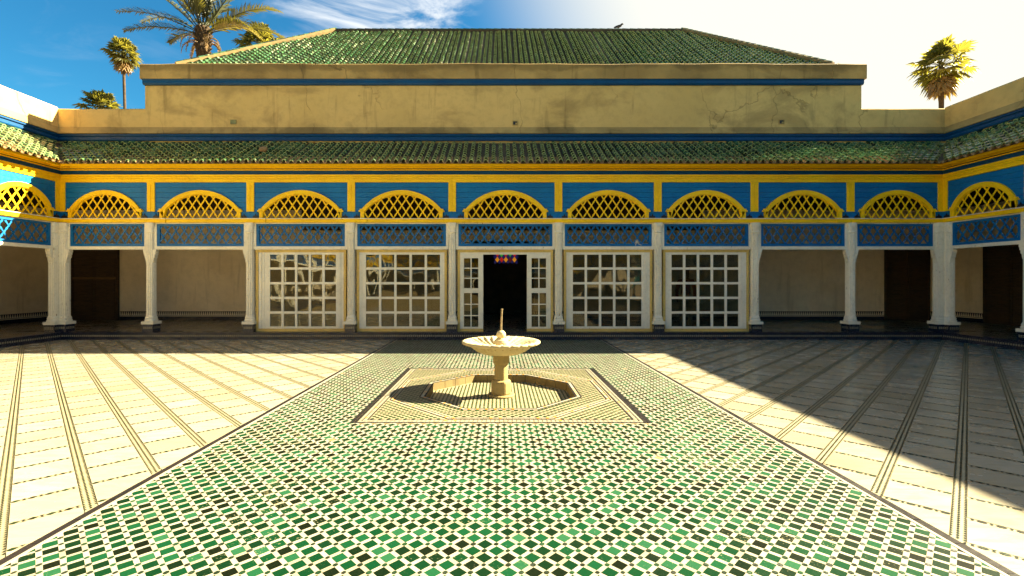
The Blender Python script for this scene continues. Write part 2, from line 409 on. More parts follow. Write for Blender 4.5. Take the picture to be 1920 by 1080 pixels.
def paving(side):
    """slabs and inlay of one half of the courtyard, in the frame (a along the strips, b across)"""
    s = -1 if side < 0 else 1
    q = math.sqrt(.5)
    A = (-s*q, -q); B = (-s*q, q)                       # world directions, mirrored for the right half
    planes = [(1, 0, cl), (-1, 0, -xl)] if side < 0 else [(1, 0, xr), (-1, 0, -crr)]
    planes += [(0, 1, Y1), (0, -1, 1.0)]
    sb, sa = .445, .43
    b0 = (-.20 if side < 0 else .07)*q; a0 = -3.178
    W = lambda a, b: (A[0]*a+B[0]*b, A[1]*a+B[1]*b)
    slabs = []; white = MB(); marks = MB()
    def flat(mb, pts, z, cl_=True):
        pts = [W(*p) for p in pts]
        if cl_:
            pts = clip(pts, planes)
        elif not all(inside(p, planes) for p in pts): return
        if len(pts) >= 3: mb.poly([(x, y, z) for x, y in pts])
    for kb in range(-32, 33):
        bk = b0+kb*sb
        # the strip
        flat(white, [(-20, bk-.036), (6, bk-.036), (6, bk+.036), (-20, bk+.036)], -.002)
        n0, n1 = -20, 4
        a = -20.
        while a < 4:
            c = W(a, bk)
            if inside(c, planes, -.03) and c[1] > 1.4:
                flat(marks, [(a-.017, bk), (a, bk-.010), (a+.017, bk), (a, bk+.010)], .001, False)
                for e in (-1, 1):
                    flat(marks, [(a+.001, bk+e*.037), (a+.031, bk+e*.037), (a+.016, bk+e*.021)], .001, False)
            a += .037
        for ka in range(-50, 14):
            am = a0+ka*sa
            c = W(am+sa/2, bk+sb/2)
            if not inside(c, planes, -.35): continue
            p = clip([W(am+.0215, bk+.041), W(am+sa-.0215, bk+.041), W(am+sa-.0215, bk+sb-.041), W(am+.0215, bk+sb-.041)], planes)
            if len(p) >= 3: slabs.append((c, p))
            flat(white, [(am-.019, bk+.038), (am+.019, bk+.038), (am+.019, bk+sb-.038), (am-.019, bk+sb-.038)], -.002)
            nb = 8
            for i in range(nb):
                bb = bk+.043+(sb-.086)*(i+.5)/nb
                if i % 2 == 0: flat(marks, [(am-.021, bb), (am, bb-.030), (am+.021, bb), (am, bb+.030)], .001, False)
                else:
                    flat(marks, [(am-.019, bb-.014), (am-.019, bb+.014), (am, bb)], .001, False)
                    flat(marks, [(am+.019, bb-.014), (am+.019, bb+.014), (am, bb)], .001, False)
    def dist(sl):
        c = sl[0]
        vis = c[1] > 2.2 and abs(c[0])/c[1] < 1.12
        return (not vis, c[0]**2+c[1]**2)
    slabs.sort(key=dist)
    rest = MB()
    for i, (c, p) in enumerate(slabs):
        m = MB() if i < 145 else rest
        b = random.uniform(-.0012, .0012)
        (cxx, cyy) = (c if i < 145 else (0, 0))
        m.prism([(x-cxx, y-cyy) for x, y in p], -.006, b, 'xy')
        if i < 145:
            m.build('marble_slab', 'marble', court, loc=(cxx, cyy, 0))
    rest.build('marble_slab', 'marble', court, kind='stuff')
    white.build('inlay_strip', 'inlay_white', court, fix=False, kind='stuff')
    marks.build('inlay_mark', 'mark', court, fix=False, kind='stuff')
paving(-1); paving(1)

# plain continuation of the court behind the camera is the same sheet; green carpet
carpet_base = MB()
z = -.004
bx0, bx1, by0, by1 = BX-BH, BX+BH, BY-BH, BY+BH
for x0, x1, y0, y1 in ((cl, crr, Y0, by0), (cl, crr, by1, Y1), (cl, bx0, by0, by1), (bx1, crr, by0, by1)):
    carpet_base.poly([(x0, y0, z), (x1, y0, z), (x1, y1, z), (x0, y1, z)])
carpet = carpet_base.build('zellige_carpet', 'grout', kind='structure', label='long green and white diamond tiled path down the middle of the courtyard')

P = .0985; q = math.sqrt(.5)
hg, hb = .0342, .0148
def sq(c, h, dirs=((q, q), (-q, q))):
    (ax, ay), (bx, by) = dirs
    return [(c[0]+ax*h*i+bx*h*j, c[1]+ay*h*i+by*h*j) for i, j in ((-1, -1), (1, -1), (1, 1), (-1, 1))]
cp = [(1, 0, CXO+CW), (-1, 0, -(CXO-CW)), (0, 1, Y1-.03), (0, -1, -1.6)]
def in_bed(c, m=0): return abs(c[0]-BX) < BH+m and abs(c[1]-BY) < BH+m
greens, bars, dots = [], [], []
N = 140
for i in range(-20, N):
    for j in range(-20, N):
        c = ((i-j)*P*q+CXO, (i+j)*P*q)
        if not (1.5 < c[1] < Y1+.1 and abs(c[0]-CXO) < CW+.1): continue
        if not in_bed(c, .02): greens.append(c)
        for d, e in (((q, q), (-q, q)), ((-q, q), (q, q))):
            m = (c[0]+d[0]*P/2, c[1]+d[1]*P/2)
            if not in_bed(m, .02): bars.append((m, d, e))
        n_ = (c[0], c[1]+P*q)
        if not in_bed(n_, .0) and inside(n_, cp, .015): dots.append(n_)
vis = lambda c: (not (c[1] > 2.45 and abs(c[0]-.02)/c[1] < 1.1), c[0]**2+c[1]**2)
greens.sort(key=vis); bars.sort(key=lambda b: vis(b[0]))
gs, bs, ds = MB(), MB(), MB()
def jit(p, k): return [(x+random.uniform(-k, k), y+random.uniform(-k, k)) for x, y in p]
ng = 0
for c in greens:
    p = clip(jit(sq(c, hg), .0018), cp)
    if len(p) < 3: continue
    if random.random() < .002: continue               # a few tiles have come out and were filled with mortar
    z = random.uniform(-.0008, .0008)
    if ng < 300:
        MB().prism([(x-c[0], y-c[1]) for x, y in p], -.004, z, 'xy').build('green_tile', 'green', carpet, loc=(c[0], c[1], 0)); ng += 1
    elif c[1] < 5: gs.prism(p, -.004, z, 'xy')
    else: gs.poly([(x, y, z) for x, y in p])
ng = 0
for m, d, e in bars:
    L, T = hb-.0006, .048
    p = [(m[0]+e[0]*u+d[0]*v, m[1]+e[1]*u+d[1]*v) for u, v in ((-hg, -L), (hg, -L), (T, 0), (hg, L), (-hg, L), (-T, 0))]
    p = clip(p, cp)
    if len(p) < 3: continue
    z = random.uniform(-.0016, -.0004)
    if ng < 200:
        MB().prism([(x-m[0], y-m[1]) for x, y in p], -.004, z, 'xy').build('white_tile', 'white_tile', carpet, loc=(m[0], m[1], 0)); ng += 1
    elif m[1] < 4: bs.prism(p, -.004, z, 'xy')
    else: bs.poly([(x, y, z) for x, y in p])
for c in dots:
    r = .0155*random.uniform(.8, 1.1)
    ds.poly([(c[0]+r*math.cos(a*math.pi/4+.39), c[1]+r*math.sin(a*math.pi/4+.39), .0012) for a in range(8)])
gs.build('green_tile', 'green', carpet, fix=False, kind='stuff'); bs.build('white_tile', 'white_tile', carpet, fix=False, kind='stuff'); ds.build('dark_dot', 'dot', carpet, fix=False, kind='stuff')
for sgn in (-1, 1):
    e0 = CXO+sgn*(CW+.005); e1 = CXO+sgn*(CW+.03); e2 = CXO+sgn*(CW+.085)
    x0, x1 = sorted((e0, e1-sgn*.002)); MB().box(x0, x1, 0, Y1-.01, -.004, .0005).build('white_edging', 'white_tile', carpet)
    y = 1.7
    while y < Y1-.1:
        L = min(.29, Y1-.01-y); x0, x1 = sorted((e1, e2))
        MB().box(x0, x1, y, y+L-.004, -.004, .0015+random.uniform(-.0008, .0008)).build('edging_tile', 'navy_edge', carpet)
        y += .29

# ------------------------------------------------------------------ fountain bed
bed = thing('fountain_bed', 'square tiled bed with sunken octagonal basin around the fountain foot', 'tiled bed', (BX, BY, 0), kind='structure')
def ring_pts(apo, z): return [(x, y, z) for x, y in ngon(0, 0, apo)]
sqo = [(-BH, -BH), (BH, -BH), (BH, BH), (-BH, BH)]
b_ = MB()
o = ngon(0, 0, POOL)
# square with an octagonal hole, cut into eight wedges
sides = [(BH, 0), (0, BH), (-BH, 0), (0, -BH)]
def on_square(a):
    c, s = math.cos(a), math.sin(a); k = BH/max(abs(c), abs(s)); return (c*k, s*k)
for k in range(8):
    a0 = math.pi/8+k*math.pi/4; a1 = a0+math.pi/4
    pts = [o[k], on_square(a0)]
    if k % 2 == 0: pts.append((math.copysign(BH, math.cos(a0+math.pi/8)), math.copysign(BH, math.sin(a0+math.pi/8))))
    pts += [on_square(a1), o[(k+1) % 8]]
    b_.poly([(x, y, -.004) for x, y in pts])
b_.build('bed_grout', 'inlay_white', bed, fix=False)
PD = -.12
MB().poly(ring_pts(POOL, PD)).build('basin_floor', 'inlay_white', bed, fix=False)
wl_ = MB()
for k in range(8):
    (x0, y0), (x1, y1) = o[k], o[(k+1) % 8]
    for t in range(4):
        f0, f1 = t/4+.004, (t+1)/4-.004
        wl_.poly([(x0+(x1-x0)*f0, y0+(y1-y0)*f0, PD), (x0+(x1-x0)*f1, y0+(y1-y0)*f1, PD), (x0+(x1-x0)*f1, y0+(y1-y0)*f1, -.004), (x0+(x1-x0)*f0, y0+(y1-y0)*f0, -.004)])
wl_.build('basin_wall', 'basin_stone', bed, fix=False)
def oct_band(a0, a1, z, mb, seglen=None, gap=.004, n=8):
    p0, p1 = ngon(0, 0, a0, n), ngon(0, 0, a1, n)
    for k in range(n):
        A0, A1, B0, B1 = p0[k], p0[(k+1) % n], p1[k], p1[(k+1) % n]
        L = math.dist(B0, B1); m = max(1, round(L/seglen)) if seglen else 1
        lerp = lambda p, r_, t: (p[0]+(r_[0]-p[0])*t, p[1]+(r_[1]-p[1])*t)
        for t in range(m):
            t0, t1 = t/m+(gap/L if seglen else 0), (t+1)/m
            mb.poly([(*lerp(A0, A1, t0), z), (*lerp(A0, A1, t1), z), (*lerp(B0, B1, t1), z), (*lerp(B0, B1, t0), z)])
dk, wh, am = MB(), MB(), MB()
oct_band(POOL, POOL+.022, .0, dk, .11); oct_band(POOL+.028, POOL+.062, .0, wh, .06); oct_band(POOL+.07, POOL+.088, .0, dk, .11)
A2 = 1.43
oct_band(A2, A2+.015, .0, dk, .12); oct_band(A2+.02, A2+.05, .0, wh, .07); oct_band(A2+.055, A2+.068, .0, dk, .12)
oct_band(BH-.032, BH, .0, dk, .12, n=4); oct_band(BH-.062, BH-.037, .0, wh, .05, .012, n=4); oct_band(BH-.076, BH-.067, .0, dk, .1, n=4); oct_band(BH-.115, BH-.081, .0, wh, .05, .016, n=4); oct_band(BH-.137, BH-.12, .0, dk, .1, n=4)
for k, apo in ((0, POOL+.045), (1, A2+.035), (2, BH-.095)):
    n = 8 if k < 2 else 4
    pp = ngon(0, 0, apo, n)
    for i in range(n):
        (x0, y0), (x1, y1) = pp[i], pp[(i+1) % n]; L = math.hypot(x1-x0, y1-y0)
        for t in range(int(L/.11)):
            if random.random() < (.5, .35, .2)[k]:
                f = (t+.5)*.11/L; c = (x0+(x1-x0)*f, y0+(y1-y0)*f); am.poly([(x, y, .0022) for x, y in sq(c, .016, (((x1-x0)/L, (y1-y0)/L), (-(y1-y0)/L, (x1-x0)/L)))])
for sx in (-1, 1):
    y = -BH
    while y < BH-.02:
        a, b = sorted((sx*(BH+.002), sx*(BH+.05))); dk.poly([(a, y, .001), (b, y, .001), (b, min(y+.116, BH), .001), (a, min(y+.116, BH), .001)]); y += .12
dk.build('navy_border_tile', 'navy_edge', bed, fix=False, kind='stuff'); wh.build('white_border_tile', 'white_tile', bed, fix=False, kind='stuff'); am.build('amber_border_tile', 'orange_tile', bed, fix=False, kind='stuff')
fine = MB()
o_in, o_out = ngon_planes(0, 0, POOL+.09), ngon_planes(0, 0, A2)
o_out2 = ngon_planes(0, 0, A2+.07); sqp = ngon_planes(0, 0, BH-.14, 4)
p2 = .068
for i in range(-40, 41):
    for j in range(-40, 41):
        c = ((i-j)*p2*q, (i+j)*p2*q)
        if inside(c, o_out, .02) and not inside(c, o_in, -.02): h = .0205
        elif inside(c, sqp, .02) and not inside(c, o_out2, -.02): h = .0205
        else: continue
        fine.poly([(x, y, 0) for x, y in jit(sq(c, h), .001)])
pin = ngon_planes(0, 0, POOL-.015)
for i in range(-24, 25):
    for j in range(-30, 31):
        c = (i*.056, j*.042+(.021 if i % 2 else 0))
        if inside(c, pin, .015): fine.poly([(x, y, PD+.002) for x, y in jit([(c[0]-.012, c[1]-.015), (c[0]+.012, c[1]-.015), (c[0]+.012, c[1]+.015), (c[0]-.012, c[1]+.015)], .001)])
fine.build('small_green_tile', 'green_small', bed, fix=False, kind='stuff')

# ------------------------------------------------------------------ fountain
fy = 7.05
ft = thing('fountain', 'weathered stone fountain with scalloped bowl and thin upright spout pipe', 'fountain', (.02, fy, PD+.002))
D0 = -PD
MB().lathe([(.20, 0), (.205, .015), (.19, .03)], 32).build('foot_disc', 'stone_dark', ft)
def oct_r(k): return lambda r, z, a: r*(1+k*(1/max(math.cos(((a+math.pi/8) % (math.pi/4))-math.pi/8), .1)-1))
MB().lathe([(.138, .03), (.148, .05), (.148, .20), (.138, .225), (.112, .24)], 40, rf=oct_r(.9)).build('lower_block', 'stone_dark', ft)
MB().lathe([(.103, .235), (.1, .25), (.098, .47), (.1, .475)], 40, rf=oct_r(.7)).build('shaft', 'stone_dark', ft)
MB().lathe([(.103, .47), (.12, .50), (.122, .60), (.125, .645)], 40, rf=oct_r(.8)).build('upper_block', 'stone_dark', ft)
NF = 26
def groove(ph): return math.exp(-(math.sin(ph/2)/.38)**2)
def bowl_r(r, z, a):
    w = max(0, (r-.14)/.44)*(1 if r < .49 else .35); ph = NF*(a+.45*(r-.3)); return r*(1-.08*w*groove(ph))
def bowl_z(r, z, a):
    w = min(1, max(0, (r-.16)/.2))*min(1, max(.12, (.575-r)/.09)); ph = NF*(a+.45*(r-.3)); return z+(.032 if (z, r) in INN else -.012)*w*groove(ph)
out = [(.10, .615), (.20, .622), (.29, .64), (.37, .675), (.43, .715), (.455, .745), (.47, .757), (.52, .768), (.565, .778), (.59, .80), (.586, .818), (.57, .826)]
inn = [(.55, .826), (.52, .815), (.47, .795), (.41, .772), (.34, .75), (.27, .735), (.20, .727), (.14, .724), (.05, .724)]
INN = {(z, r) for r, z in inn}
MB().lathe(out+inn, NF*10, rf=bowl_r, zf=bowl_z).build('bowl', 'stone_bowl', ft, smooth=True)
MB().lathe([(.11, .715), (.112, .80), (.098, .835), (.085, .84), (.07, .86), (.05, .865)], 28).build('hub', 'stone', ft)
MB().lathe([(.02, .845)]+[(.07*math.sin(a), .912-.07*math.cos(a)) for a in [.3+k*.27 for k in range(10)]], 24).build('ball', 'stone', ft, smooth=True)
pm = MB().tube([(0, 0, .96), (.004, 0, 1.12), (.013, 0, 1.285)], [.016, .014, .013], 10); pm.tube([(.013, 0, 1.285), (.0135, 0, 1.30)], .017, 10); pm.tube([(.0, 0, .965), (.0005, 0, .985)], .021, 10)
pm.build('spout_pipe', 'metal', ft)

# ------------------------------------------------------------------ the arcades
ZB = dict(rail0=2.475, rail1=2.564, lat1=3.187, beam0=3.216, beam1=3.335, ledge=3.513, pan1=4.344, fr1=4.55, bl1=4.665, co1=4.86)

def bar_outline(p0, p1, w, per):
    """bar with a softly scalloped outline"""
    L = math.dist(p0, p1); n = max(2, int(L/(per/4))); dx, dz = (p1[0]-p0[0])/L, (p1[1]-p0[1])/L
    up, dn = [], []
    for i in range(n+1):
        t = i/n*L; ww = w*(.5+.16*math.cos(2*math.pi*t/per*2))
        x, z = p0[0]+dx*t, p0[1]+dz*t
        up.append((x-dz*ww, z+dx*ww)); dn.append((x+dz*ww, z-dx*ww))
    return up+dn[::-1]
def lattice(x0, x1, z0, z1, sx, sz, w, top=None, y=0., sc=True):
    """two crossing layers of slanting bars, cut to the rectangle or under the curve top(x)"""
    mb = MB(); slope = sz/sx
    xc = (x0+x1)/2
    n = int((x1-x0+(z1-z0)/slope)/sx)+3
    for s in (1, -1):
        for k in range(-n, n+1):
            xs = xc+k*sx; pts = []
            L = (z1-z0)
            run = None
            M = 60
            for i in range(M+1):
                zz = z0+L*i/M; xx = xs+s*((zz-z0)/slope)
                ok = x0 <= xx <= x1 and (top is None or zz <= top(xx))
                if ok: run = (run[0] if run else (xx, zz), (xx, zz))
                elif run: break
            if run and math.dist(*run) > .03:
                yy = y if s > 0 else y+.014
                o = bar_outline(run[0], run[1], w, math.hypot(sx, sz)/2) if sc else None
                mb.prism(o, yy, yy+.013)
    return mb

def arch_fn(a, apex, foot):
    s = apex-foot; Rr = (a*a+s*s)/(2*s)
    return lambda x: (apex-Rr+math.sqrt(max(Rr*Rr-x*x, 0))) if abs(x) <= a else 0

def bay_arch(x0, x1, dead=.105):
    """blue boards with arch, returns dict part -> list of (MB, material)"""
    W = x1-x0; xc = (x0+x1)/2; a = min(1.04, W/2-.36)
    base = ZB['beam1']+.012
    ao, ai = arch_fn(a+.09, .765, .20), arch_fn(a, .66, .17)
    oz = lambda x: base+(ao(x-xc) if abs(x-xc) < a+.09 else 0)
    P_ = {'plank': [], 'archivolt': [], 'lattice': [], 'ledge': [], 'ornament': []}
    # boards
    hl = xl_ = x0+.1; hr = x1-.1
    zs = [base-.01]+[ZB['ledge']+(ZB['pan1']-ZB['ledge'])*k/6 for k in range(7)]
    for k in range(7):
        z0, z1 = zs[k], zs[k+1]-.006
        yo = random.uniform(-.003, .003)
        def edge(z, sgn):             # x of the arch outline at height z
            h = z-base
            if h >= .765: return xc
            if h <= .20: return xc+sgn*(a+.09)
            s = .765-.20; Rr = ((a+.09)**2+s*s)/(2*s); d = h-(.765-Rr); return xc+sgn*math.sqrt(max(Rr*Rr-d*d, 0))
        if z0-base >= .765:
            P_['plank'].append(MB().box(hl, hr, .0+yo, .03+yo, z0, z1)); continue
        for sgn, xe in ((-1, hl), (1, hr)):
            pts = [(xe, z0)]+[(edge(z0+(z1-z0)*i/4, sgn), z0+(z1-z0)*i/4) for i in range(5)]+[(xe, z1)]
            P_['plank'].append(MB().prism(pts if sgn < 0 else pts[::-1], yo, .03+yo))
    # arch ring
    n = 28; ring = MB()
    def outer(i): x = xc-(a+.10)+2*(a+.10)*i/n; return (x, base+(arch_fn(a+.10, .775, .2)(x-xc)))
    def inner(i): x = xc-a+2*a*i/n; return (x, base+ai(x-xc))
    for i in range(n):
        ring.prism([inner(i), inner(i+1), outer(i+1), outer(i)], -.055, .035)
    for sgn in (-1, 1):
        ex0, ex1 = sorted((xc+sgn*a, xc+sgn*(a+.10))); ring.box(ex0, ex1, -.055, .035, base, base+.17)
        ex0, ex1 = sorted((xc+sgn*(a+.02), xc+sgn*(a+.145))); ring.box(ex0, ex1, -.068, .035, base+.172, base+.21)
        ex0, ex1 = sorted((xc+sgn*(a+.02), xc+sgn*(a+.115))); ring.box(ex0, ex1, -.062, .035, base+.212, base+.255)
    # thin inner bead
    for i in range(n):
        p0, p1 = inner(i), inner(i+1); ring.prism([(p0[0], p0[1]-.02), (p1[0], p1[1]-.02), (p1[0], p1[1]-.002), (p0[0], p0[1]-.002)], -.03, .02)
    P_['archivolt'].append(ring)
    P_['lattice'].append(lattice(xc-a, xc+a, base, base+.66, .233, .35, .036, lambda x: base+ai(x-xc)-.004, -.022))
    # blue strip beside the feet with a thin dark lip
    lg = MB()
    for sgn, xe in ((-1, x0+.002), (1, x1-.002)):
        b0, b1 = sorted((xe, xc+sgn*(a+.15)))
        lg.box(b0, b1, -.035, -.006, base-.008, ZB['ledge']-.02); lg.box(b0, b1, -.06, -.004, ZB['ledge']-.018, ZB['ledge']+.006)
    P_['ledge'].append(lg)
    on = MB()
    for sgn in (-1, 1):
        c = xc+sgn*(a+.20)
        for dx, h in ((-.05, .07), (0, .12), (.05, .07)):
            on.prism([(c+dx-.024, base), (c+dx+.024, base), (c+dx+.03, base+h*.4), (c+dx, base+h), (c+dx-.03, base+h*.4)], -.06, -.037)
    P_['ornament'].append(on)
    return P_
ARCH_MAT = {'plank': 'blue', 'archivolt': 'yellow', 'lattice': 'yellow', 'ledge': 'blue', 'ornament': 'black'}

def bay_transom(x0, x1):
    e0, e1 = x0+.15, x1-.15
    wf, bf = MB(), MB()
    wf.box(x0+.1, x1-.1, -.04, .05, ZB['rail0'], ZB['rail1']); wf.box(x0+.1, x1-.1, -.035, .05, ZB['lat1'], ZB['beam0'])
    for b0, b1 in ((x0+.1, e0+.02), (e1-.02, x1-.1)): wf.box(b0, b1, -.038, .05, ZB['rail1'], ZB['lat1'])
    i0, i1, z0, z1 = e0+.022, e1-.022, ZB['rail1']+.002, ZB['lat1']-.002
    t = .075
    bf.box(i0, i1, -.025, .03, z0, z0+t); bf.box(i0, i1, -.025, .03, z1-t*.8, z1); bf.box(i0, i0+t, -.024, .028, z0+t, z1-t*.8); bf.box(i1-t, i1, -.024, .028, z0+t, z1-t*.8)
    la = lattice(i0+t, i1-t, z0+t, z1-t*.8, .233, .35, .042, None, -.012)
    return {'rail': ([wf], 'white'), 'frame': ([bf], 'blue_dark'), 'lattice': ([la], 'blue_dark')}

def flute(n, d):
    return lambda r, z, a: r*(1-d*(.5+.5*math.cos(n*a))**2) if .42 < z < 2.7 else r
SH = [(.132, .29), (.138, .32), (.12, .36), (.127, .385), (.112, .42), (.102, .45), (.100, 1.4), (.097, 2.60), (.097, 2.72), (.112, 2.74), (.112, 2.77), (.098, 2.79), (.115, 2.88), (.13, 2.93), (.13, 3.012)]
def sqr(k): return lambda a: 1/max((abs(math.cos(a))**k+abs(math.sin(a))**k)**(1/k), .1)
def shaft_mb():
    f = sqr(5)
    return MB().lathe(SH, 48, rf=lambda r, z, a: r*(1+(f(a)-1)*.75)*(1-(.16*(.5+.5*math.cos(12*a))**3 if .43 < z < 2.73 else 0)))
def plinth_mb(w=.145): return MB().box(-w, w, -w, w, 0, .208)
def plinth_tiles(w=.145):
    m = MB(); n = 5
    for r_ in (.085, .118):
        for i in range(n):
            c = -w+.02+(2*w-.04)*(i+.5)/n; h = .019
            m.box(c-h, c+h, -w-.003, -w, r_, r_+.022)
            m.box(w, w+.003, c-h, c+h, r_, r_+.022); m.box(-w-.003, -w, c-h, c+h, r_, r_+.022)
    return m
def bracket_mb(s):
    pts = [(0, 2.275), (.15, 2.275), (.15, 2.21), (.125, 2.19), (.125, 2.14), (.09, 2.12), (.09, 2.06), (.05, 2.03), (.03, 1.93), (0, 1.90)]
    return MB().prism([(s*(x*.62+.085), z) for x, z in pts], -.075, .05)
COLM = {}
def column(loc, rz, label, br=()):
    t = thing('column', label, 'column', loc, rz, 'slender white columns of the arcade')
    if not COLM:
        COLM['plinth'] = plinth_mb().mesh('plinth', 'navy', fix=True); COLM['tile'] = plinth_tiles().mesh('tile_band', 'inlay_white', fix=True)
        COLM['base'] = MB().box(-.165, .165, -.165, .165, .21, .288).mesh('base_slab', 'white', fix=True); COLM['shaft'] = shaft_mb().mesh('shaft', 'white', fix=True)
        for s in (-1, 1): COLM[s] = bracket_mb(s).mesh('bracket', 'white', fix=True)
    p = link('plinth', COLM['plinth'], t); link('tile_band', COLM['tile'], p, kind='stuff')
    link('base_slab', COLM['base'], t); link('shaft', COLM['shaft'], t)
    for s in br: link('bracket', COLM[s], t)
    return t
def corner_pier(loc, sgn, label):
    """three engaged columns on an angled plinth where two arcades meet (sgn: side of the courtyard it closes)"""
    t = thing('corner_pier', label, 'pier', loc, 0, 'clustered white corner piers')
    offs = [(0, 0), (-sgn*.15, -.02), (.02*sgn, -.16)]
    pl, ti, ba, sh = MB(), MB(), MB(), MB()
    for (dx, dy), h in zip(offs, (0, .002, .004)):
        pl.box(dx-.145+h, dx+.145-h, dy-.145+h, dy+.145-h, 0, .208-h); ba.box(dx-.165+h, dx+.165-h, dy-.165+h, dy+.165-h, .21-h/2, .288-h)
        sh.add(shaft_mb(), dx, dy, -h); 
    for (dx, dy) in offs[1:]: ti.add(plinth_tiles(.147), dx, dy)
    sh.box(-.12, .12, -.12, .12, .29, 3.0)
    p = pl.build('plinth', 'navy', t); ti.build('tile_band', 'inlay_white', p, kind='stuff'); ba.build('base_slab', 'white', t); sh.build('shaft', 'white', t)
    b1 = bracket_mb(-sgn); o1 = MB().add(b1, -sgn*.15, -.02).build('bracket', 'white', t)
    pts = MB()
    for x, y, z in bracket_mb(-1).v: pts.v.append((y+.02*sgn, x-.16, z))
    pts.f = bracket_mb(-1).f; pts.build('bracket', 'white', t)
    return t

# roof tiles ---------------------------------------------------------
def tile_geo(r0, r1, L, seg=6):
    v, f = [], []
    for (r, y) in ((r0, 0), (r1, L)):
        for k in range(seg+1):
            a = math.pi*k/seg; v.append((r*math.cos(a), y, r*math.sin(a)*1.02))
    n = seg+1
    for k in range(seg+1):
        a = math.pi*k/seg; ri = r0-.024; v.append((ri*math.cos(a), 0.0, ri*math.sin(a)*1.02))
    for k in range(seg+1):
        a = math.pi*k/seg; ri = r0-.026; v.append((ri*math.cos(a), .07, ri*math.sin(a)*1.0))
    for k in range(seg):
        f.append((k, k+1, n+k+1, n+k)); f.append((2*n+k, 2*n+k+1, k+1, k)); f.append((3*n+k, 3*n+k+1, 2*n+k+1, 2*n+k))
    return np.array(v), np.array(f)
def mesh_np(name, v, f, m):
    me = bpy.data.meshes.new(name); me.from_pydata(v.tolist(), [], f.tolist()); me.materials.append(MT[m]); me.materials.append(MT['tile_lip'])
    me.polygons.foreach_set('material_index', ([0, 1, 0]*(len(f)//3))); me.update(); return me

def tiled_slope(parent, O, U, S, Nn, cols, rows, pitch, exp, keep, near, r0=.06, L=.30, wob=.006, m='roof_tile'):
    """half-round tiles on a slope: O the eave corner, U along the eave, S up the slope; near() ranks which become parts of their own"""
    gv, gf = tile_geo(r0, r0*.82, L)
    me = mesh_np('roof_tile', gv, gf, m)
    O, U, S, Nn = map(Vector, (O, U, S, Nn))
    items = []
    for i in cols:
        lean = random.uniform(-wob, wob); sink = random.uniform(-.012, .008)
        for j in rows:
            if keep(i*pitch, j*exp): items.append((i, j, lean, sink))
    items.sort(key=lambda t: near(t[0]*pitch, t[1]*exp))
    vs, fs, b = [], [], 0
    for k, (i, j, lean, sink) in enumerate(items):
        p = O+U*(i*pitch+lean*j*.3+random.uniform(-wob, wob))+S*(j*exp+random.uniform(-.012, .012))+Nn*(.035+sink+random.uniform(-.005, .005)+.013*math.sin(i*pitch*1.3)+.008*math.sin(i*pitch*3.1+1))
        d = (S+U*random.uniform(-.03, .03)-Nn*.19).normalized(); u = d.cross(Nn).normalized(); n = u.cross(d)
        Mx = Matrix((u, d, n)).transposed()
        if k < near.count:
            o = link('roof_tile', me, parent); M4 = Mx.to_4x4(); M4.translation = p; o.matrix_local = M4
        else:
            A = np.array(Mx); vs.append(gv @ A.T+np.array(p)); fs.append(gf+b); b += len(gv)
    if vs: link('roof_tile', mesh_np('roof_tile', np.concatenate(vs), np.concatenate(fs), m), parent, kind='stuff')
class near_cam:
    def __init__(s, count, fn): s.count = count; s.fn = fn
    def __call__(s, u, v): return s.fn(u, v)

def gallery_roof(root, x0, x1, sL, sR, count, nearfn):
    """lean-to roof in wing coordinates between x0 and x1; sL/sR: 1 where the roof widens upward into a valley"""
    y0, z0, y1, z1 = -.45, 4.80, SB, 5.74
    sl = math.hypot(y1-y0, z1-z0); S = Vector((0, (y1-y0)/sl, (z1-z0)/sl)); Nn = Vector((0, -S.z, S.y))
    rf = MB()
    a0, a1 = x0+.45*sL, x1-.45*sR
    bq0, bq1 = x0-y1*sL, x1+y1*sR
    rf.v = [(a0, y0, z0), (a1, y0, z0), (bq1, y1, z1), (bq0, y1, z1), (a0, y0, z0-.05), (a1, y0, z0-.05), (bq1, y1, z1-.05), (bq0, y1, z1-.05)]
    rf.f = [(0, 1, 2, 3), (4, 7, 6, 5), (0, 4, 5, 1), (1, 5, 6, 2), (2, 6, 7, 3), (3, 7, 4, 0)]
    r = rf.build('gallery_roof', 'mortar', root)
    pitch, exp = .2, .205
    n = int((bq1-bq0)/pitch)
    off = bq0+.1
    def keep(u, s):
        x = off+u; y = y0+S.y*s
        lo = x0-y*sL+.05*sL; hi = x1+y*sR-.05*sR
        return lo < x < hi and s < sl-.08
    tiled_slope(r, (off, y0-.05, z0-.03), (1, 0, 0), S, Nn, range(n), range(0, 9), pitch, exp, keep, near_cam(count, lambda u, s: nearfn(off+u, s)), m='lifted_roof_tile')
    # clay channel ends and channels between the tile rows
    ch = MB()
    for i in range(n+1):
        x = off+(i-.5)*pitch
        def chan(s0, s1):
            pr = [(-.05, .012), (-.036, -.018), (0, -.034), (.036, -.018), (.05, .012)]
            A = [Vector((x+px, y0-.07, z0-.045))+S*s0+Nn*(pz+.03) for px, pz in pr]; B = [Vector((x+px, y0-.07, z0-.045))+S*s1+Nn*(pz+.03) for px, pz in pr]
            C = [a-Nn*.022 for a in A]
            for k in range(4): ch.poly([A[k], A[k+1], B[k+1], B[k]]); ch.poly([C[k], C[k+1], A[k+1], A[k]]); ch.poly([C[k+1], C[k], B[k]-Nn*.022, B[k+1]-Nn*.022])
        if keep(x-off, 0): chan(0, .5)
    ch.build('channel_tile', 'clay', r, fix=False, kind='stuff')
    return r

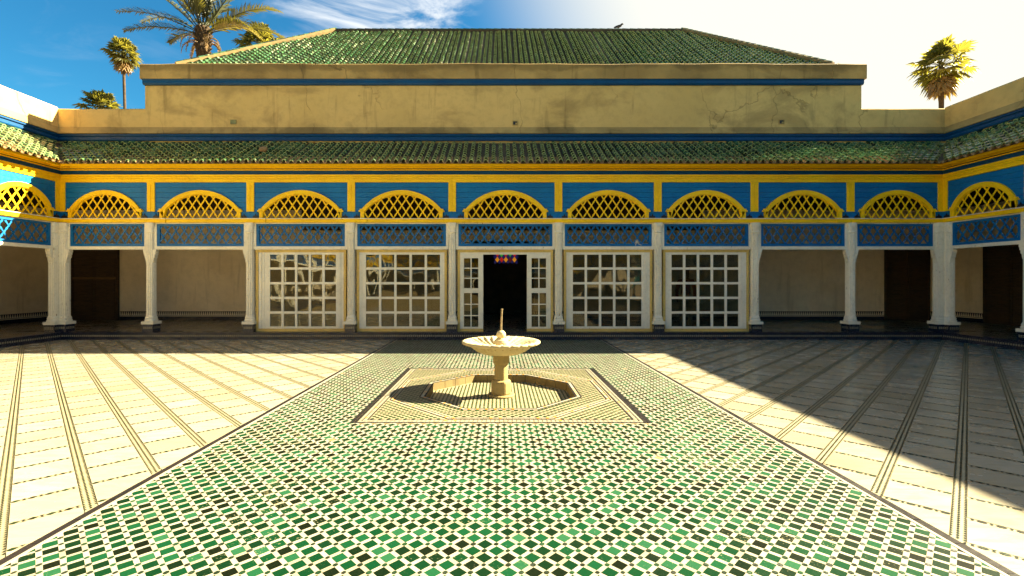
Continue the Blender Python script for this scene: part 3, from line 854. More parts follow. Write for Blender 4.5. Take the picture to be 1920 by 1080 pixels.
def entablature(root, x0, x1, cols, visible=True):
    """beam, frieze, blue band, cornice and soffit in wing coordinates"""
    z = ZB
    b = MB(); b.box(x0, x1, -.09, .09, z['beam0']+.003, z['beam1']-.022); 
    for c in cols: b.box(c-.46, c+.46, -.115, .085, z['beam0'], z['beam1']-.024)
    b.build('beam', 'yellow', root)
    lp = MB().box(x0, x1, -.115, .09, z['beam1']-.02, z['beam1']-.003)
    for c in cols: lp.box(c-.48, c+.48, -.135, .09, z['beam1']-.0215, z['beam1']-.001)
    lp.build('beam_lip', 'white', root)
    fr = MB(); fr.box(x0, x1, -.03, .06, z['pan1'], z['pan1']+.09); fr.box(x0, x1, -.042, .06, z['pan1']+.094, z['pan1']+.15); fr.box(x0, x1, -.055, .06, z['pan1']+.154, z['fr1'])
    fr.build('frieze', 'yellow', root)
    MB().box(x0, x1, -.02, .06, z['fr1']+.002, z['bl1']).build('blue_band', 'navy_paint', root)
    co = MB(); co.box(x0, x1, -.05, .06, z['bl1']+.002, z['bl1']+.03); co.box(x0, x1, -.09, .06, z['bl1']+.05, z['bl1']+.135); co.box(x0, x1, -.22, .06, z['bl1']+.155, z['co1']+.02)
    co.build('cornice', 'yellow', root)
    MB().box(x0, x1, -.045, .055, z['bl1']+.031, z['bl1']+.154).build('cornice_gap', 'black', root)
    MB().box(x0, x1, -.36, -.335, 4.715, 4.80).build('fascia', 'yellow', root)
    MB().box(x0, x1, -.334, -.222, 4.79, 4.798).build('soffit', 'yellow', root)
def pilaster_mb(c):
    m = MB(); z = ZB
    m.box(c-.105, c-.006, -.03, .04, z['ledge']+.008, z['pan1']-.001); m.box(c+.006, c+.105, -.03, .04, z['ledge']+.008, z['pan1']-.001)
    m.box(c-.02, c+.02, -.018, .03, z['ledge']+.03, z['pan1']-.002); m.box(c-.105, c+.105, -.034, -.0302, z['pan1']-.05, z['pan1']-.003)
    return m

def wavy_wall(x0, x1, y0, y1, z0, z1, amp=.012, step=.35, amp_y=.006):
    """wall block whose top edge and face wander a little, as old plaster does"""
    n = max(2, int((x1-x0)/step)); m = MB()
    ph = random.uniform(0, 99)
    w = lambda x, k: (math.sin(x*.9+ph+k)+.6*math.sin(x*2.3+1.7*ph+k*2)+.4*math.sin(x*5.1+k))/2
    for i in range(n+1):
        x = x0+(x1-x0)*i/n; dz = amp*w(x, 0); dy = amp_y*w(x, 5)
        m.v += [(x, y0, z0), (x, y0+dy, (z0+z1)/2), (x, y0+dy*.5, z1+dz-.03), (x, y0+.03, z1+dz), (x, y1-.03, z1+dz), (x, y1, z1+dz-.03), (x, y1, z0)]
    for i in range(n):
        a, b = i*7, (i+1)*7
        for k in range(7): m.f.append((a+k, b+k, b+(k+1) % 7, a+(k+1) % 7))
    m.f.append(tuple(range(6, -1, -1))); m.f.append(tuple(n*7+k for k in range(7)))
    return m
def upper_wall(root, x0, x1, ztop):
    wavy_wall(x0, x1, SB, SB+.5, 5.3, ztop).build('upper_wall', 'stucco', root)
    m = MB(); n = int((x1-x0)/.4)
    m.prism([(SB, 6.006), (SB-.11, 6.006), (SB-.10, 6.03), (SB, 6.23)], x0, x1, 'yz'); m.build('plinth_course', 'stucco_dirty', root)
    m = MB(); m.prism([(SB, 5.80), (SB-.06, 5.80), (SB-.075, 5.83), (SB-.075, 5.865), (SB-.045, 5.885), (SB-.045, 5.925), (SB-.085, 5.945), (SB-.085, 5.985), (SB-.07, 6.003), (SB, 6.003)], x0, x1, 'yz')
    m.build('blue_moulding', 'navy_paint', root)

# hidden bays of the wings, as parts of their wing
def far_bays(root, cols):
    acc = {}
    def A(k, m, mb, dx=0, dz=0): acc.setdefault(k, (MB(), m))[0].add(mb, dx, 0, dz)
    cm = {'column_shaft': ('white', MB().lathe([(r, z) for r, z in SH], 12)), 'column_base': ('white', MB().box(-.165, .165, -.165, .165, .21, .288)), 'column_plinth': ('navy', plinth_mb())}
    for c in cols[1:]:
        for k, (m, mb) in cm.items(): A(k, m, mb, c, FL)
    for a, b in zip(cols, cols[1:]):
        x0, x1 = min(a, b), max(a, b)
        for k, l in bay_arch(x0, x1).items():
            for mb in l: A('arch_'+k, ARCH_MAT[k], mb)
        for k, (l, m) in bay_transom(x0, x1).items():
            for mb in l: A('transom_'+k, m, mb)
    for k, (mb, m) in acc.items(): mb.build(k, m, root)

# ---- front wing
front = thing('palace_wing', 'ochre stucco palace wing with green hip roof, facing the fountain', 'palace wing', (0, YC, 0))
entablature(front, CX[0]+.02, CX[-1]-.02, CX[1:-1])
for c in CX[1:-1]: pilaster_mb(c).build('pilaster', 'yellow', front)
for c, s in ((CX[0], 1), (CX[-1], -1)): MB().box(min(c+s*.03, c+s*.15), max(c+s*.03, c+s*.15), -.03, .04, ZB['ledge']+.008, ZB['pan1']-.001).build('pilaster', 'yellow', front)
gallery_roof(front, CX[0], CX[-1], 1, 1, 300, lambda x, s: x*x+s*3)
upper_wall(front, CX[0]-SB-.5, CX[-1]+SB+.5, 6.79)
mx0, mx1 = (272-VX)*14.1/F, (1615-VX)*14.1/F
wavy_wall(mx0, mx1, SB-.004, SB+.7, 6.2, 7.49, .0).build('upper_wall', 'stucco', front)
m = MB(); m.prism([(SB+.65, 7.485), (SB-.03, 7.485), (SB-.06, 7.53), (SB-.06, 7.60), (SB-.09, 7.64), (SB+.7, 7.64)], mx0-.04, mx1+.04, 'yz'); m.build('blue_moulding', 'navy_paint', front)
wavy_wall(mx0-.09, mx1+.09, SB-.10, SB+.72, 7.642, 8.10, .018, .3, .010).build('parapet', 'stucco_dirty', front)
# vents: small openings with a brick frame, and the plate
for px, py in ((966, 231), (1465, 229)):
    x, z = (px-VX)*14.1/F, H+(VY-py)*14.1/F
    fr = MB()
    fr.box(x-.085, x-.062, SB-.02, SB+.02, z-.07, z+.07); fr.box(x+.062, x+.085, SB-.02, SB+.02, z-.07, z+.07); fr.box(x-.061, x+.061, SB-.02, SB+.02, z+.05, z+.07); fr.box(x-.061, x+.061, SB-.02, SB+.02, z-.07, z-.05)
    v = fr.build('vent_frame', 'stucco_dirty', front); MB().box(x-.061, x+.061, SB-.012, SB+.01, z-.049, z+.049).build('vent_mouth', 'black', v)
    MB().box(x+.005, x+.055, SB-.016, SB-.0125, z-.04, z+.01).build('vent_brick', 'stucco_dirty', v)
x, z = (438-VX)*14.1/F, H+(VY-229)*14.1/F
MB().box(x-.085, x+.085, SB-.025, SB+.01, z-.065, z+.065).build('wall_plate', 'plate', front)
# hip roof
EY, EZ = 14.4-YC, 8.17
xe0, xe1 = (332-VX)*14.4/F, (1560-VX)*14.4/F
RY, RZ = 17.9-YC, H+467*17.9/F
xr0, xr1 = (628-VX)*17.9/F, (1280-VX)*17.9/F
hr = MB(); BYk = 2*RY-EY
hr.v = [(xe0, EY, EZ), (xe1, EY, EZ), (xe1, BYk, EZ), (xe0, BYk, EZ), (xr0, RY, RZ), (xr1, RY, RZ)]
hr.f = [(0, 1, 5, 4), (1, 2, 5), (2, 3, 4, 5), (3, 0, 4), (0, 3, 2, 1)]
hip = hr.build('hip_roof', 'mortar', front)
sl = math.hypot(RY-EY, RZ-EZ); S = Vector((0, (RY-EY)/sl, (RZ-EZ)/sl)); Nn = Vector((0, -S.z, S.y))
pt, ex = .168, .205
def keep_hip(u, s):
    t = s/sl; x = xe0+u; return xe0+(xr0-xe0)*t+.12 < x < xe1+(xr1-xe1)*t-.12 and s < sl-.12
tiled_slope(hip, (xe0, EY, EZ), (1, 0, 0), S, Nn, range(int((xe1-xe0)/pt)+1), range(int(sl/ex)+1), pt, ex, keep_hip, near_cam(300, lambda u, s: s*2.5+abs(xe0+u+2)*.8), .056, .29)
for (xa, xb, sg) in ((xe0, xr0, -1), (xe1, xr1, 1)):          # the end slopes
    Lx = abs(xb-xa); sl2 = math.hypot(Lx, RZ-EZ); S2 = Vector((-sg*Lx/sl2, 0, (RZ-EZ)/sl2)); N2 = Vector((sg*S2.z, 0, abs(S2.x)))
    tiled_slope(hip, (xa, EY, EZ), (0, 1, 0), S2, N2, range(int((BYk-EY)/pt)+1), range(int(sl2/ex)+1), pt, ex,
        lambda u, s: (s/sl2)*(RY-EY)+.12 < u < (BYk-EY)-(s/sl2)*(RY-EY)-.12 and s < sl2-.1, near_cam(0, lambda u, s: u), .056, .29)
    a, b = Vector((xa, EY, EZ+.03)), Vector((xb, RY, RZ+.03))
    MB().tube([a.lerp(b, k/12)+Vector((0, -.03, random.uniform(-.012, .012))) for k in range(13)], .095, 8).build('hip_mortar', 'mortar_light', hip)
    for k in range(26):
        p, p2 = a.lerp(b, k/26), a.lerp(b, (k+1.25)/26); MB().tube([p+Vector((0, 0, .085)), p2+Vector((0, 0, .075))], [.068, .058], 8).build('ridge_tile', 'roof_tile', hip)
MB().box(xr0, xr1, RY-.10, RY+.10, RZ-.08, RZ+.06).build('ridge_mortar', 'mortar', hip)
for k in range(46):
    x0_ = xr0+(xr1-xr0)*k/46; MB().tube([(x0_, RY, RZ+.075), (x0_+(xr1-xr0)/46*1.2, RY, RZ+.068)], [.066, .056], 8).build('ridge_tile', 'roof_tile', hip)
# inside: ceiling, back wall, hall
CEIL = 4.72
gx0, gx1 = CX[0]-GD, CX[-1]+GD
MB().box(gx0-.3, gx1+.3, .1, GD+.3, CEIL, CEIL+.12).build('ceiling', 'ceiling', front)
cb = MB()
k = gx0
while k < gx1: cb.box(k, k+.09, .1, GD, CEIL-.11, CEIL-.002); k += .55
cb.build('ceiling_beam', 'ceiling', front)
MB().box(gx0-2, gx1+2, SB+.5, 9.5, 5.6, 5.8).build('light_block_roof', 'earth', front)  # unseen slab added behind the upper wall to block light from above
hx0, hx1 = -1.05, 1.25; dl0, dl1 = (137-VX)*16.9/F, (225-VX)*16.9/F; dr0, dr1 = (1657-VX)*16.9/F, (1740-VX)*16.9/F
wz = CEIL
bw = MB()
for a, b in ((gx0, hx0), (hx1, gx1)): bw.box(a, b, GD, GD+.35, FL-.1, 4.15)
bw.box(hx0, hx1, GD, GD+.35, 3.05, 4.40)
bw.build('back_wall', 'plaster', front)
MB().box(gx0, gx1, GD-.03, GD+.35, 4.152, CEIL).build('wooden_frieze', 'wood', front)
MB().box(CX[2]-.2, CX[7]+.2, GD-.05, GD-.031, 3.42, CEIL-.001).build('wooden_frieze', 'wood', front)
def dado(root, segs, y):
    bd, te = MB(), MB()
    for a, b in segs:
        bd.box(a, b, y-.014, y, FL, FL+.13); bd.box(a, b, y-.012, y, FL+.155, FL+.17); bd.box(a, b, y-.012, y, FL+.30, FL+.312)
        x = a+.02
        while x < b-.06:
            te.prism([(x, FL+.30), (x+.05, FL+.30), (x+.03, FL+.185), (x+.02, FL+.185)], y-.011, y); te.box(x+.012, x+.038, y-.016, y-.0142, FL+.05, FL+.075); x += .075
    d = bd.build('dado', 'navy', root); te.build('dado_tooth', 'black', d, fix=False, kind='stuff')
dado(front, [(gx0, dl0), (dl1, hx0), (hx1, dr0), (dr1, gx1)], GD)
# hall
hw = MB()
HD = 8.6
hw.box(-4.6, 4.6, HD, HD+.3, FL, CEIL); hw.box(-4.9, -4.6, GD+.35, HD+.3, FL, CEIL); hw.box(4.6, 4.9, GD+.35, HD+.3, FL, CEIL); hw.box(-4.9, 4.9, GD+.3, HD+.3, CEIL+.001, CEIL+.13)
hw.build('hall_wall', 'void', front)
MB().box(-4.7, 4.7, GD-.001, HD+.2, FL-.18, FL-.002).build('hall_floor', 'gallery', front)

# ---- side wings and the wing behind
def side_wing(name, label, x, rz, sgn, count):
    r = thing(name, label, 'palace wing', (x, YC, .0025), rz, 'palace side wings')
    cols = [sgn*BAY*k for k in range(NB+1)]
    lo, hi = min(cols), max(cols)
    entablature(r, lo, hi, cols[1:-1])
    for c in cols[1:-1]: pilaster_mb(c).build('pilaster', 'yellow', r)
    a, b = sorted((sgn*.03, sgn*.15)); MB().box(a, b, -.03, .04, ZB['ledge']+.008, ZB['pan1']-.001).build('pilaster', 'yellow', r)
    gallery_roof(r, lo, hi, 1 if sgn > 0 else 1, 1, count, lambda xx, s: abs(xx)+s*.2)
    x0, x1 = (-SB, hi+SB) if sgn > 0 else (lo-SB, SB)
    upper_wall(r, x0, x1, 6.82)
    MB().box(min(x0, lo-GD), max(x1, hi+GD)-0, SB+.5, GD+.4, 5.6, 5.8).build('light_block_roof', 'earth', r)  # unseen slab, added to keep light out from behind the wall
    c0, c1 = (-.12, hi) if sgn > 0 else (lo, .12)
    MB().box(c0, c1, .1, GD+.3, CEIL+.003, CEIL+.12).build('ceiling', 'ceiling', r)
    cb = MB(); k = c0
    while k < c1-.1: cb.box(k, k+.09, .1, GD, CEIL-.11, CEIL); k += .55
    cb.build('ceiling_beam', 'ceiling', r)
    return r, cols, c0, c1
right, rc, c0, c1 = side_wing('palace_wing', 'shaded side wing with tiled eaves at the end beside the dark lattice bays', XR, R(-90), 1, 110)
wx0 = (15.65-YC)
far_bays(right, rc[1:])
dr_a, dr_b = YC-(XR+GD)*F/(1848-VX), YC-(XR+GD)*F/(1848-VX)+1.75
bw = MB()
bw.box(-GD+.001, c1, GD, GD+.35, FL-.1, 4.15); bw.build('back_wall', 'plaster', right)
MB().box(-GD, c1, GD-.028, GD+.35, 4.152, CEIL-.002).build('wooden_frieze', 'wood', right)
dado(right, [(-GD+.02, dr_a), (dr_b, 8)], GD)
left, lc, c0, c1 = side_wing('palace_wing', 'sunlit side wing with bright yellow cornice and shadow across its upper wall', XL, R(90), -1, 110)
far_bays(left, lc[1:])
MB().box(c0, GD-.001, GD, GD+.35, FL, 4.15).build('back_wall', 'plaster', left)
MB().box(c0, GD, GD-.028, GD+.35, 4.152, CEIL-.002).build('wooden_frieze', 'wood', left)
dado(left, [(-8, GD-.02)], GD)
# antenna post on the sunlit wing
MB().box(-2.0, -1.95, SB+.2, SB+.25, 6.7, 7.15).build('post', 'clay', left)
rear = thing('palace_wing', 'lower arcade wing that closes the courtyard opposite the hip roofed front', 'palace wing', (0, YR, 0), R(180), 'palace side wings')
rcols = [-XR+(XR-XL)*k/10 for k in range(11)]
entablature(rear, rcols[0]+.06, rcols[-1]-.06, rcols[1:-1])
for c in rcols[1:-1]: pilaster_mb(c).build('pilaster', 'yellow', rear)
far_bays(rear, rcols); upper_wall(rear, rcols[0]-SB-.5, rcols[-1]+SB+.5, 6.79)
gallery_roof(rear, rcols[0], rcols[-1], 1, 1, 0, lambda x, s: 1)
MB().box(rcols[0]-GD, rcols[-1]+GD, GD, GD+.3, FL, CEIL).build('back_wall', 'plaster', rear)
MB().box(rcols[0]-GD, rcols[-1]+GD, .1, GD+.3, CEIL+.001, CEIL+.1).build('ceiling', 'ceiling', rear)

# gallery floors and kerbs
gfl = MB()
gfl.box(gx0, gx1, Y1+.15, YC+GD, -.2, FL)
gfl.box(XL-GD, XL+KY-.15, YR, Y1+.149, -.2, FL-.0005); gfl.box(XR-KY+.15, XR+GD, YR, Y1+.149, -.2, FL-.0005); gfl.box(XL-GD, XR+GD, YR-GD, YR+.1, -.2, FL-.001)
gal = gfl.build('gallery_floor', 'mortar', kind='structure', label='raised gallery floor of narrow brown tiles with navy tiled kerb')
gt = MB()
x = gx0
while x < gx1:                                            # rows of narrow tiles that run into the gallery
    y = Y1+.152+random.uniform(0, .25)
    while y < YC+GD-.02:
        L = min(.30, YC+GD-.02-y)
        gt.poly([(x, y, FL+.003), (x+.082, y, FL+.003), (x+.082, y+L-.006, FL+.003), (x, y+L-.006, FL+.003)]); y += .30
    x += .088
for sx, e0, e1 in ((-1, XL-GD, XL+KY-.15), (1, XR-KY+.15, XR+GD)):
    y = 4.0
    while y < Y1+.14:
        x = e0
        while x < e1:
            gt.poly([(x, y, FL+.0035), (min(x+.294, e1), y, FL+.0035), (min(x+.294, e1), y+.082, FL+.0035), (x, y+.082, FL+.0035)]); x += .30
        y += .088
gt.build('floor_tile', 'gallery', gal, fix=False, kind='stuff')
kb = MB(); kb.box(XL+KY, XR-KY, Y1, Y1+.149, -.1, FL+.005)
kb.box(XL+KY-.149, XL+KY, YR+KY, Y1+.149, -.1, FL+.0045); kb.box(XR-KY, XR-KY+.149, YR+KY, Y1+.149, -.1, FL+.0045)
ko = kb.build('kerb', 'navy', gal)
kt = MB()
x = XL+KY+.02
while x < XR-KY-.03:
    kt.box(x, x+.034, Y1-.003, Y1+.002, .085, .128); x += .056
for sx, e in ((1, XL+KY), (-1, XR-KY)):
    y = 3.0
    while y < Y1-.03: kt.box(min(e, e+sx*.003), max(e, e+sx*.003), y, y+.034, .085, .128); y += .056
kt.build('kerb_tile', 'inlay_white', ko, fix=False, kind='stuff')

# ---- bays in view
BW = ['above the far left bay with the dark door', 'above the open bay left of the glazed screens', 'above the leftmost glazed screen', 'above the glazed screen left of the doorway',
      'above the open central doorway', 'above the glazed screen right of the doorway', 'above the glazed screen hiding the person in red', 'above the open bay right of the glazed screens', 'above the far right front bay with the dark door']
def put_bay(root_loc, rz, x0, x1, where, padl=0, padr=0):
    xc = (x0+x1)/2
    c, s = math.cos(rz), math.sin(rz); loc = (root_loc[0]+c*xc, root_loc[1]+s*xc, 0)
    t = thing('arch_panel', 'yellow lattice arch on blue boards '+where.replace('at right', '').replace('the glazed screen hiding', 'the screen hiding'), 'arch panel', (loc[0], loc[1], ZB['beam1']), rz, 'blue boarded arch panels')
    for k, l in bay_arch(x0, x1).items():
        for mb in l: MB().add(mb, -xc, 0, -ZB['beam1']).build(k, ARCH_MAT[k], t)
    t = thing('lattice_transom', 'blue diamond lattice transom '+where.replace('above', 'over', 1), 'lattice screen', (loc[0], loc[1], ZB['rail0']), rz, 'blue lattice transoms')
    for k, (l, m) in bay_transom(x0+padl, x1-padr).items():
        for mb in l: MB().add(mb, -xc, 0, -ZB['rail0']).build(k, m, t)
for i in range(9): put_bay((0, YC), 0, CX[i], CX[i+1], BW[i], .13*(i == 0), .13*(i == 8))
put_bay((XR, YC), R(-90), 0, BAY, 'above the shaded side bay past the right corner pier', .13, 0)
put_bay((XL, YC), R(90), -BAY, 0, 'above the half sunlit side bay beyond left corner', 0, .13)

CLAB = ['white column between the dark door bay and the plain wall bay at left', 'white column at the left end of the glazed screens', 'white column between the two glazed screens left of the doorway',
        'white column on the left side of the open doorway', 'white column on the right side of the open doorway', 'white column between the two glazed screens right of the doorway',
        'chipped white column at the right end of the glazed screens', 'peeling white column between the plain wall bay and dark door bay at right']
BR = [(-1, 1), (-1,), (), (), (), (), (1,), (-1, 1)]
for i in range(8): column((CX[i+1], YC, FL), 0, CLAB[i], BR[i])
column((XR, YC-BAY, FL), R(-90), 'white column at the right edge of the photo, only its base and side showing', (-1, 1))
column((XL, YC-BAY, FL), R(90), 'white column of the sunlit side arcade, nearest the left corner pier', (-1, 1))
corner_pier((XL, YC, FL), -1, 'clustered white pier in the corner below the sunlit wing')
corner_pier((XR, YC, FL), 1, 'clustered white pier in the corner below the shaded wing')

# torn white tape in one transom
xs, zs = (1195-VX)*YC/F, H+(VY-455)*YC/F
sc = MB()
for pts in ([(-.06, -.08), (-.045, .02), (-.06, .06)], [(-.06, -.01), (0, .02), (.03, -.05), (.10, -.07)], [(.0, .02), (.01, .07)], [(-.05, .05), (-.0, .03)]):
    sc.tube([(x, random.uniform(-.004, .004), z) for x, z in pts], .007, 6)
sc.build('torn_tape', 'scrap', loc=(xs, YC-.045, zs), label='scrap of torn white tape caught in blue lattice right of the doorway', cat='tape scrap')

# ---- glazed screens
ZG0, ZG1 = FL, ZB['rail0']-.004
PANE = {}
def pane(t, x0, x1, z0, z1, y=0.):
    key = (round(x1-x0, 4), round(z1-z0, 4))
    if key not in PANE: PANE[key] = MB().box(-key[0]/2, key[0]/2, -.002, .002, -key[1]/2, key[1]/2).mesh('pane', 'glass', fix=True)
    o = link('pane', PANE[key], t, loc=((x0+x1)/2, y, (z0+z1)/2)); o.rotation_euler = (R(random.uniform(-.35, .35)), 0, R(random.uniform(-.35, .35))); return o
def sill(y): return H+(VY-y)*YC/F
def surround(t, x0, x1, xc, gap=None):
    s = MB(); e0, e1 = x0-xc+.15, x1-xc-.15
    s.box(e0, e0+.065, -.03, .06, ZG0-FL, ZG1-FL); s.box(e1-.065, e1, -.03, .06, ZG0-FL, ZG1-FL); s.box(e0+.066, e1-.066, -.03, .06, ZG1-FL-.07, ZG1-FL)
    for a, b in (gap or [(e0+.066, e1-.066)]): s.box(a, b, -.032, .06, 0, .075)
    s.build('surround', 'cream', t); return e0+.066, e1-.066
def glazed(i, pl, pr, label):
    x0, x1 = CX[i], CX[i+1]; xc = (x0+x1)/2
    t = thing('glazed_screen', label, 'glazed screen', (xc, YC+.02, FL), 0, 'white glazed screens with small panes')
    e0, e1 = surround(t, x0, x1, xc)
    g0, g1 = (pl-VX)*YC/F-xc, (pr-VX)*YC/F-xc; z0, z1 = sill(613.5)-FL, sill(476)-FL; top = ZG1-FL-.071
    f = MB()
    f.box(e0, g0-.03, -.015, .05, .078, top); f.box(g1+.03, e1, -.015, .05, .078, top); f.box(g0-.029, g1+.029, -.015, .05, z1+.02, top); f.box(g0-.029, g1+.029, -.015, .05, .078, z0-.02)
    for a, b, k in ((e0, g0-.03, 1), (g1+.03, e1, -1)):     # grooved stiles, the door leaf set a little proud of its jamb
        w = b-a
        if w > .1: f.box(a+w*.08, a+w*.36, -.034, -.0152, .09, top-.01); f.box(a+w*.42, a+w*.62, -.026, -.0152, .09, top-.01)
    f.build('frame', 'white_door', t)
    mu = MB(); n = 5; mw = .032; pw, ph = (g1-g0)/n, (z1-z0)/n
    for k in range(n+1):
        x = g0+pw*k; z = z0+ph*k; wv = .004
        mu.box(x-mw, x+mw, -.02, .03, z0-.02, z1+.02) if 0 < k < n else mu.box(x-.03, x+.03, -.022, .03, z0-.02, z1+.02)
        mu.box(g0-.028, g1+.028, -.0165, .0265, z-mw, z+mw) if 0 < k < n else mu.box(g0-.028, g1+.028, -.0185, .0265, z-.02, z+.02)
    mu.build('muntin', 'white_door', t)
    for a in range(n):
        for b in range(n): pane(t, g0+pw*a+.02, g0+pw*(a+1)-.02, z0+ph*b+.02, z0+ph*(b+1)-.02, .008)
glazed(2, 504, 632, 'leftmost white glazed screen, with lively wavy reflections in its panes')
glazed(3, 684, 827, 'white glazed screen just left of the open doorway, mirroring arches')
glazed(5, 1072, 1205, 'white glazed screen just right of the open doorway, plain dark panes')
glazed(6, 1257, 1387, 'rightmost white glazed screen, person in red standing behind it')
# central doorway
x0, x1 = CX[4], CX[5]; xc = (x0+x1)/2
dw = thing('glazed_doorway', 'open central doorway between two narrow white glazed door leaves', 'doorway', (xc, YC+.02, FL))
o0, o1 = (906-VX)*YC/F-xc, (988-VX)*YC/F-xc
e0, e1 = surround(dw, x0, x1, xc, [(x0-xc+.216, o0), (o1, x1-xc-.216)])
top = ZG1-FL-.071
MB().box(e0, e1, -.015, .05, top-.06, top).build('head_rail', 'white_door', dw)
for a, b, g0, g1, sg in ((e0, o0, (871-VX)*YC/F-xc, (895.5-VX)*YC/F-xc, -1), (o1, e1, (998-VX)*YC/F-xc, (1023-VX)*YC/F-xc, 1)):
    lf = MB(); zt = top-.062
    lf.box(a, g0-.02, -.02, .035, .078, zt); lf.box(g1+.02, b, -.02, .035, .078, zt); zA, zB, zC, zD = .125, 1.07, 1.20, zt-.10
    lf.box(g0-.019, g1+.019, -.02, .035, .078, zA); lf.box(g0-.019, g1+.019, -.02, .035, zB, zC); lf.box(g0-.019, g1+.019, -.02, .035, zD, zt)
    gx = (g0+g1)/2; lf.box(gx-.016, gx+.016, -.018, .03, zA, zD)
    for lo, hi in ((zA, zB), (zC, zD)):
        for k in (1, 2): z = lo+(hi-lo)*k/3; lf.box(g0-.019, g1+.019, -.0165, .028, z-.014, z+.014)
    if sg > 0: lf.box(b-(b-g1)*.62, b-(b-g1)*.5, -.035, -.0202, .09, zt-.01)
    L = lf.build('door_leaf', 'white_door', dw)
    for lo, hi in ((zA, zB), (zC, zD)):
        for k in range(3):
            for u0, u1 in ((g0-.01, gx-.01), (gx+.01, g1+.01)): pane(L, u0, u1, lo+(hi-lo)*k/3+.008, lo+(hi-lo)*(k+1)/3-.008, .006)

# stained glass at the end of the hall
yv = YC+HD-.02
sg = thing('stained_glass', 'small window of coloured glass lozenges deep inside the dark doorway', 'window', (0, yv, 0))
cols_ = {'r': (.55, .02, .01), 'o': (.85, .32, .01), 'g': (.05, .5, .03), 'b': (.012, .012, .10), 'd': (.12, .01, .01)}
GM = {k: emit('coloured_glass', c, .07) for k, c in cols_.items()}
px2 = yv/F
def lozenge(cx_, cy_, k, w=6.5, h=8.5):
    x, z = (cx_-VX)*px2, H+(VY-cy_)*px2; w *= px2; h *= px2
    MB().prism([(x-w*.62, z), (x, z-h*.62), (x+w*.62, z), (x, z+h*.62)], -.012, 0).build('pane', GM[k], sg)
for k, ch in enumerate('orodo'): lozenge(932.5+8*k, 486.8, ch)
for k, ch in enumerate('bbbbbb'): lozenge(928.5+8*k, 481.5, ch); lozenge(928.5+8*k, 491.5, ch, 5, 6)
for k, ch in enumerate('rgrgr'): lozenge(932.5+8*k, 477, ch)

# wooden doors in the back walls
def wood_door(loc, rz, w, h, label, bar=True):
    t = thing('wooden_door', label, 'door', loc, rz, 'dark wooden double doors')
    MB().box(-w/2-.06, -w/2, -.04, .06, 0, h+.06).box(w/2, w/2+.06, -.04, .06, 0, h+.06).box(-w/2, w/2, -.04, .06, h, h+.06).build('frame', 'wood', t)
    for s in (-1, 1):
        a, b = sorted((s*.006, s*(w/2-.002)))
        lf = MB().box(a, b, .0, .05, 0, h-.005); L = lf.build('leaf', 'wood', t)
        k = .08
        while k < h-.2:
            MB().box(a+.07, b-.07, -.018, -.001, k, k+.15).build('panel', 'wood', L); k += .185
        if bar: MB().box(a, b, -.035, -.019, h*.585, h*.585+.075).build('batten', 'wood_light', L)
wood_door(((dl0+dl1)/2, YC+GD-.065, FL), 0, dl1-dl0-.14, 2.50, 'dark wooden double door with pale battens, left end of gallery')
wood_door(((dr0+dr1)/2, YC+GD-.065, FL), 0, dr1-dr0-.14, 2.50, 'dark wooden double door without pale batten, left of the right corner pier', False)
wood_door((XR+GD-.065, YC-(dr_a+dr_b)/2, FL), R(-90), dr_b-dr_a-.14, 2.50, 'dark wooden double door behind the shaded side bay at the right edge', False)

# round clay pot end lying on the gallery roof
xp = (497-VX)*13.3/F
MB().lathe([(.02, 0), (.10, .02), (.12, .06), (.10, .11), (.04, .13)], 16).build('clay_pot', 'clay', loc=(xp, 13.25, 5.26), rot=(R(40), 0, 0), label='small round clay pot stuck among the gallery roof tiles', cat='pot')

# ------------------------------------------------------------------ palms
def frond(mb, base, d0, length, droop, leaf=.55, n=42, side=None):
    p = Vector(base); d = Vector(d0).normalized(); pts = []; N_ = 16
    for i in range(N_+1):
        pts.append(p.copy()); p = p+d*(length/N_); d = (d+Vector((0, 0, -droop/N_*(.4+1.6*i/N_)))).normalized()
    mb.tube(pts, [.035*(1-.85*i/N_) for i in range(N_+1)], 5)
    for k in range(n):
        t = .16+.84*k/(n-1); f = t*N_; i = min(int(f), N_-1); c = pts[i].lerp(pts[i+1], f-i); tan = (pts[i+1]-pts[i]).normalized()
        sd = tan.cross(Vector((0, 0, 1)))
        sd = sd.normalized() if sd.length > .05 else Vector((1, 0, 0))
        up = sd.cross(tan)
        L = leaf*(.45+.75*math.sin(math.pi*min(1, .15+.85*t)))*random.uniform(.8, 1.15)
        for s in (-1, 1):
            dr = (sd*s*random.uniform(.65, .9)+tan*.85+up*random.uniform(.05, .5)).normalized()
            tip = c+dr*L+Vector((0, 0, -.12*L)); w = tan*.04+up*.012
            mid = c+dr*L*.5+Vector((0, 0, .02))
            b = len(mb.v); mb.v += [tuple(c-w), tuple(c+w), tuple(mid+w*.9), tuple(mid-w*.9), tuple(tip)]; mb.f += [(b, b+1, b+2, b+3), (b+3, b+2, b+4)]
def P3(px, py, d): return Vector(((px-VX)*d/F, d, H+(VY-py)*d/F))

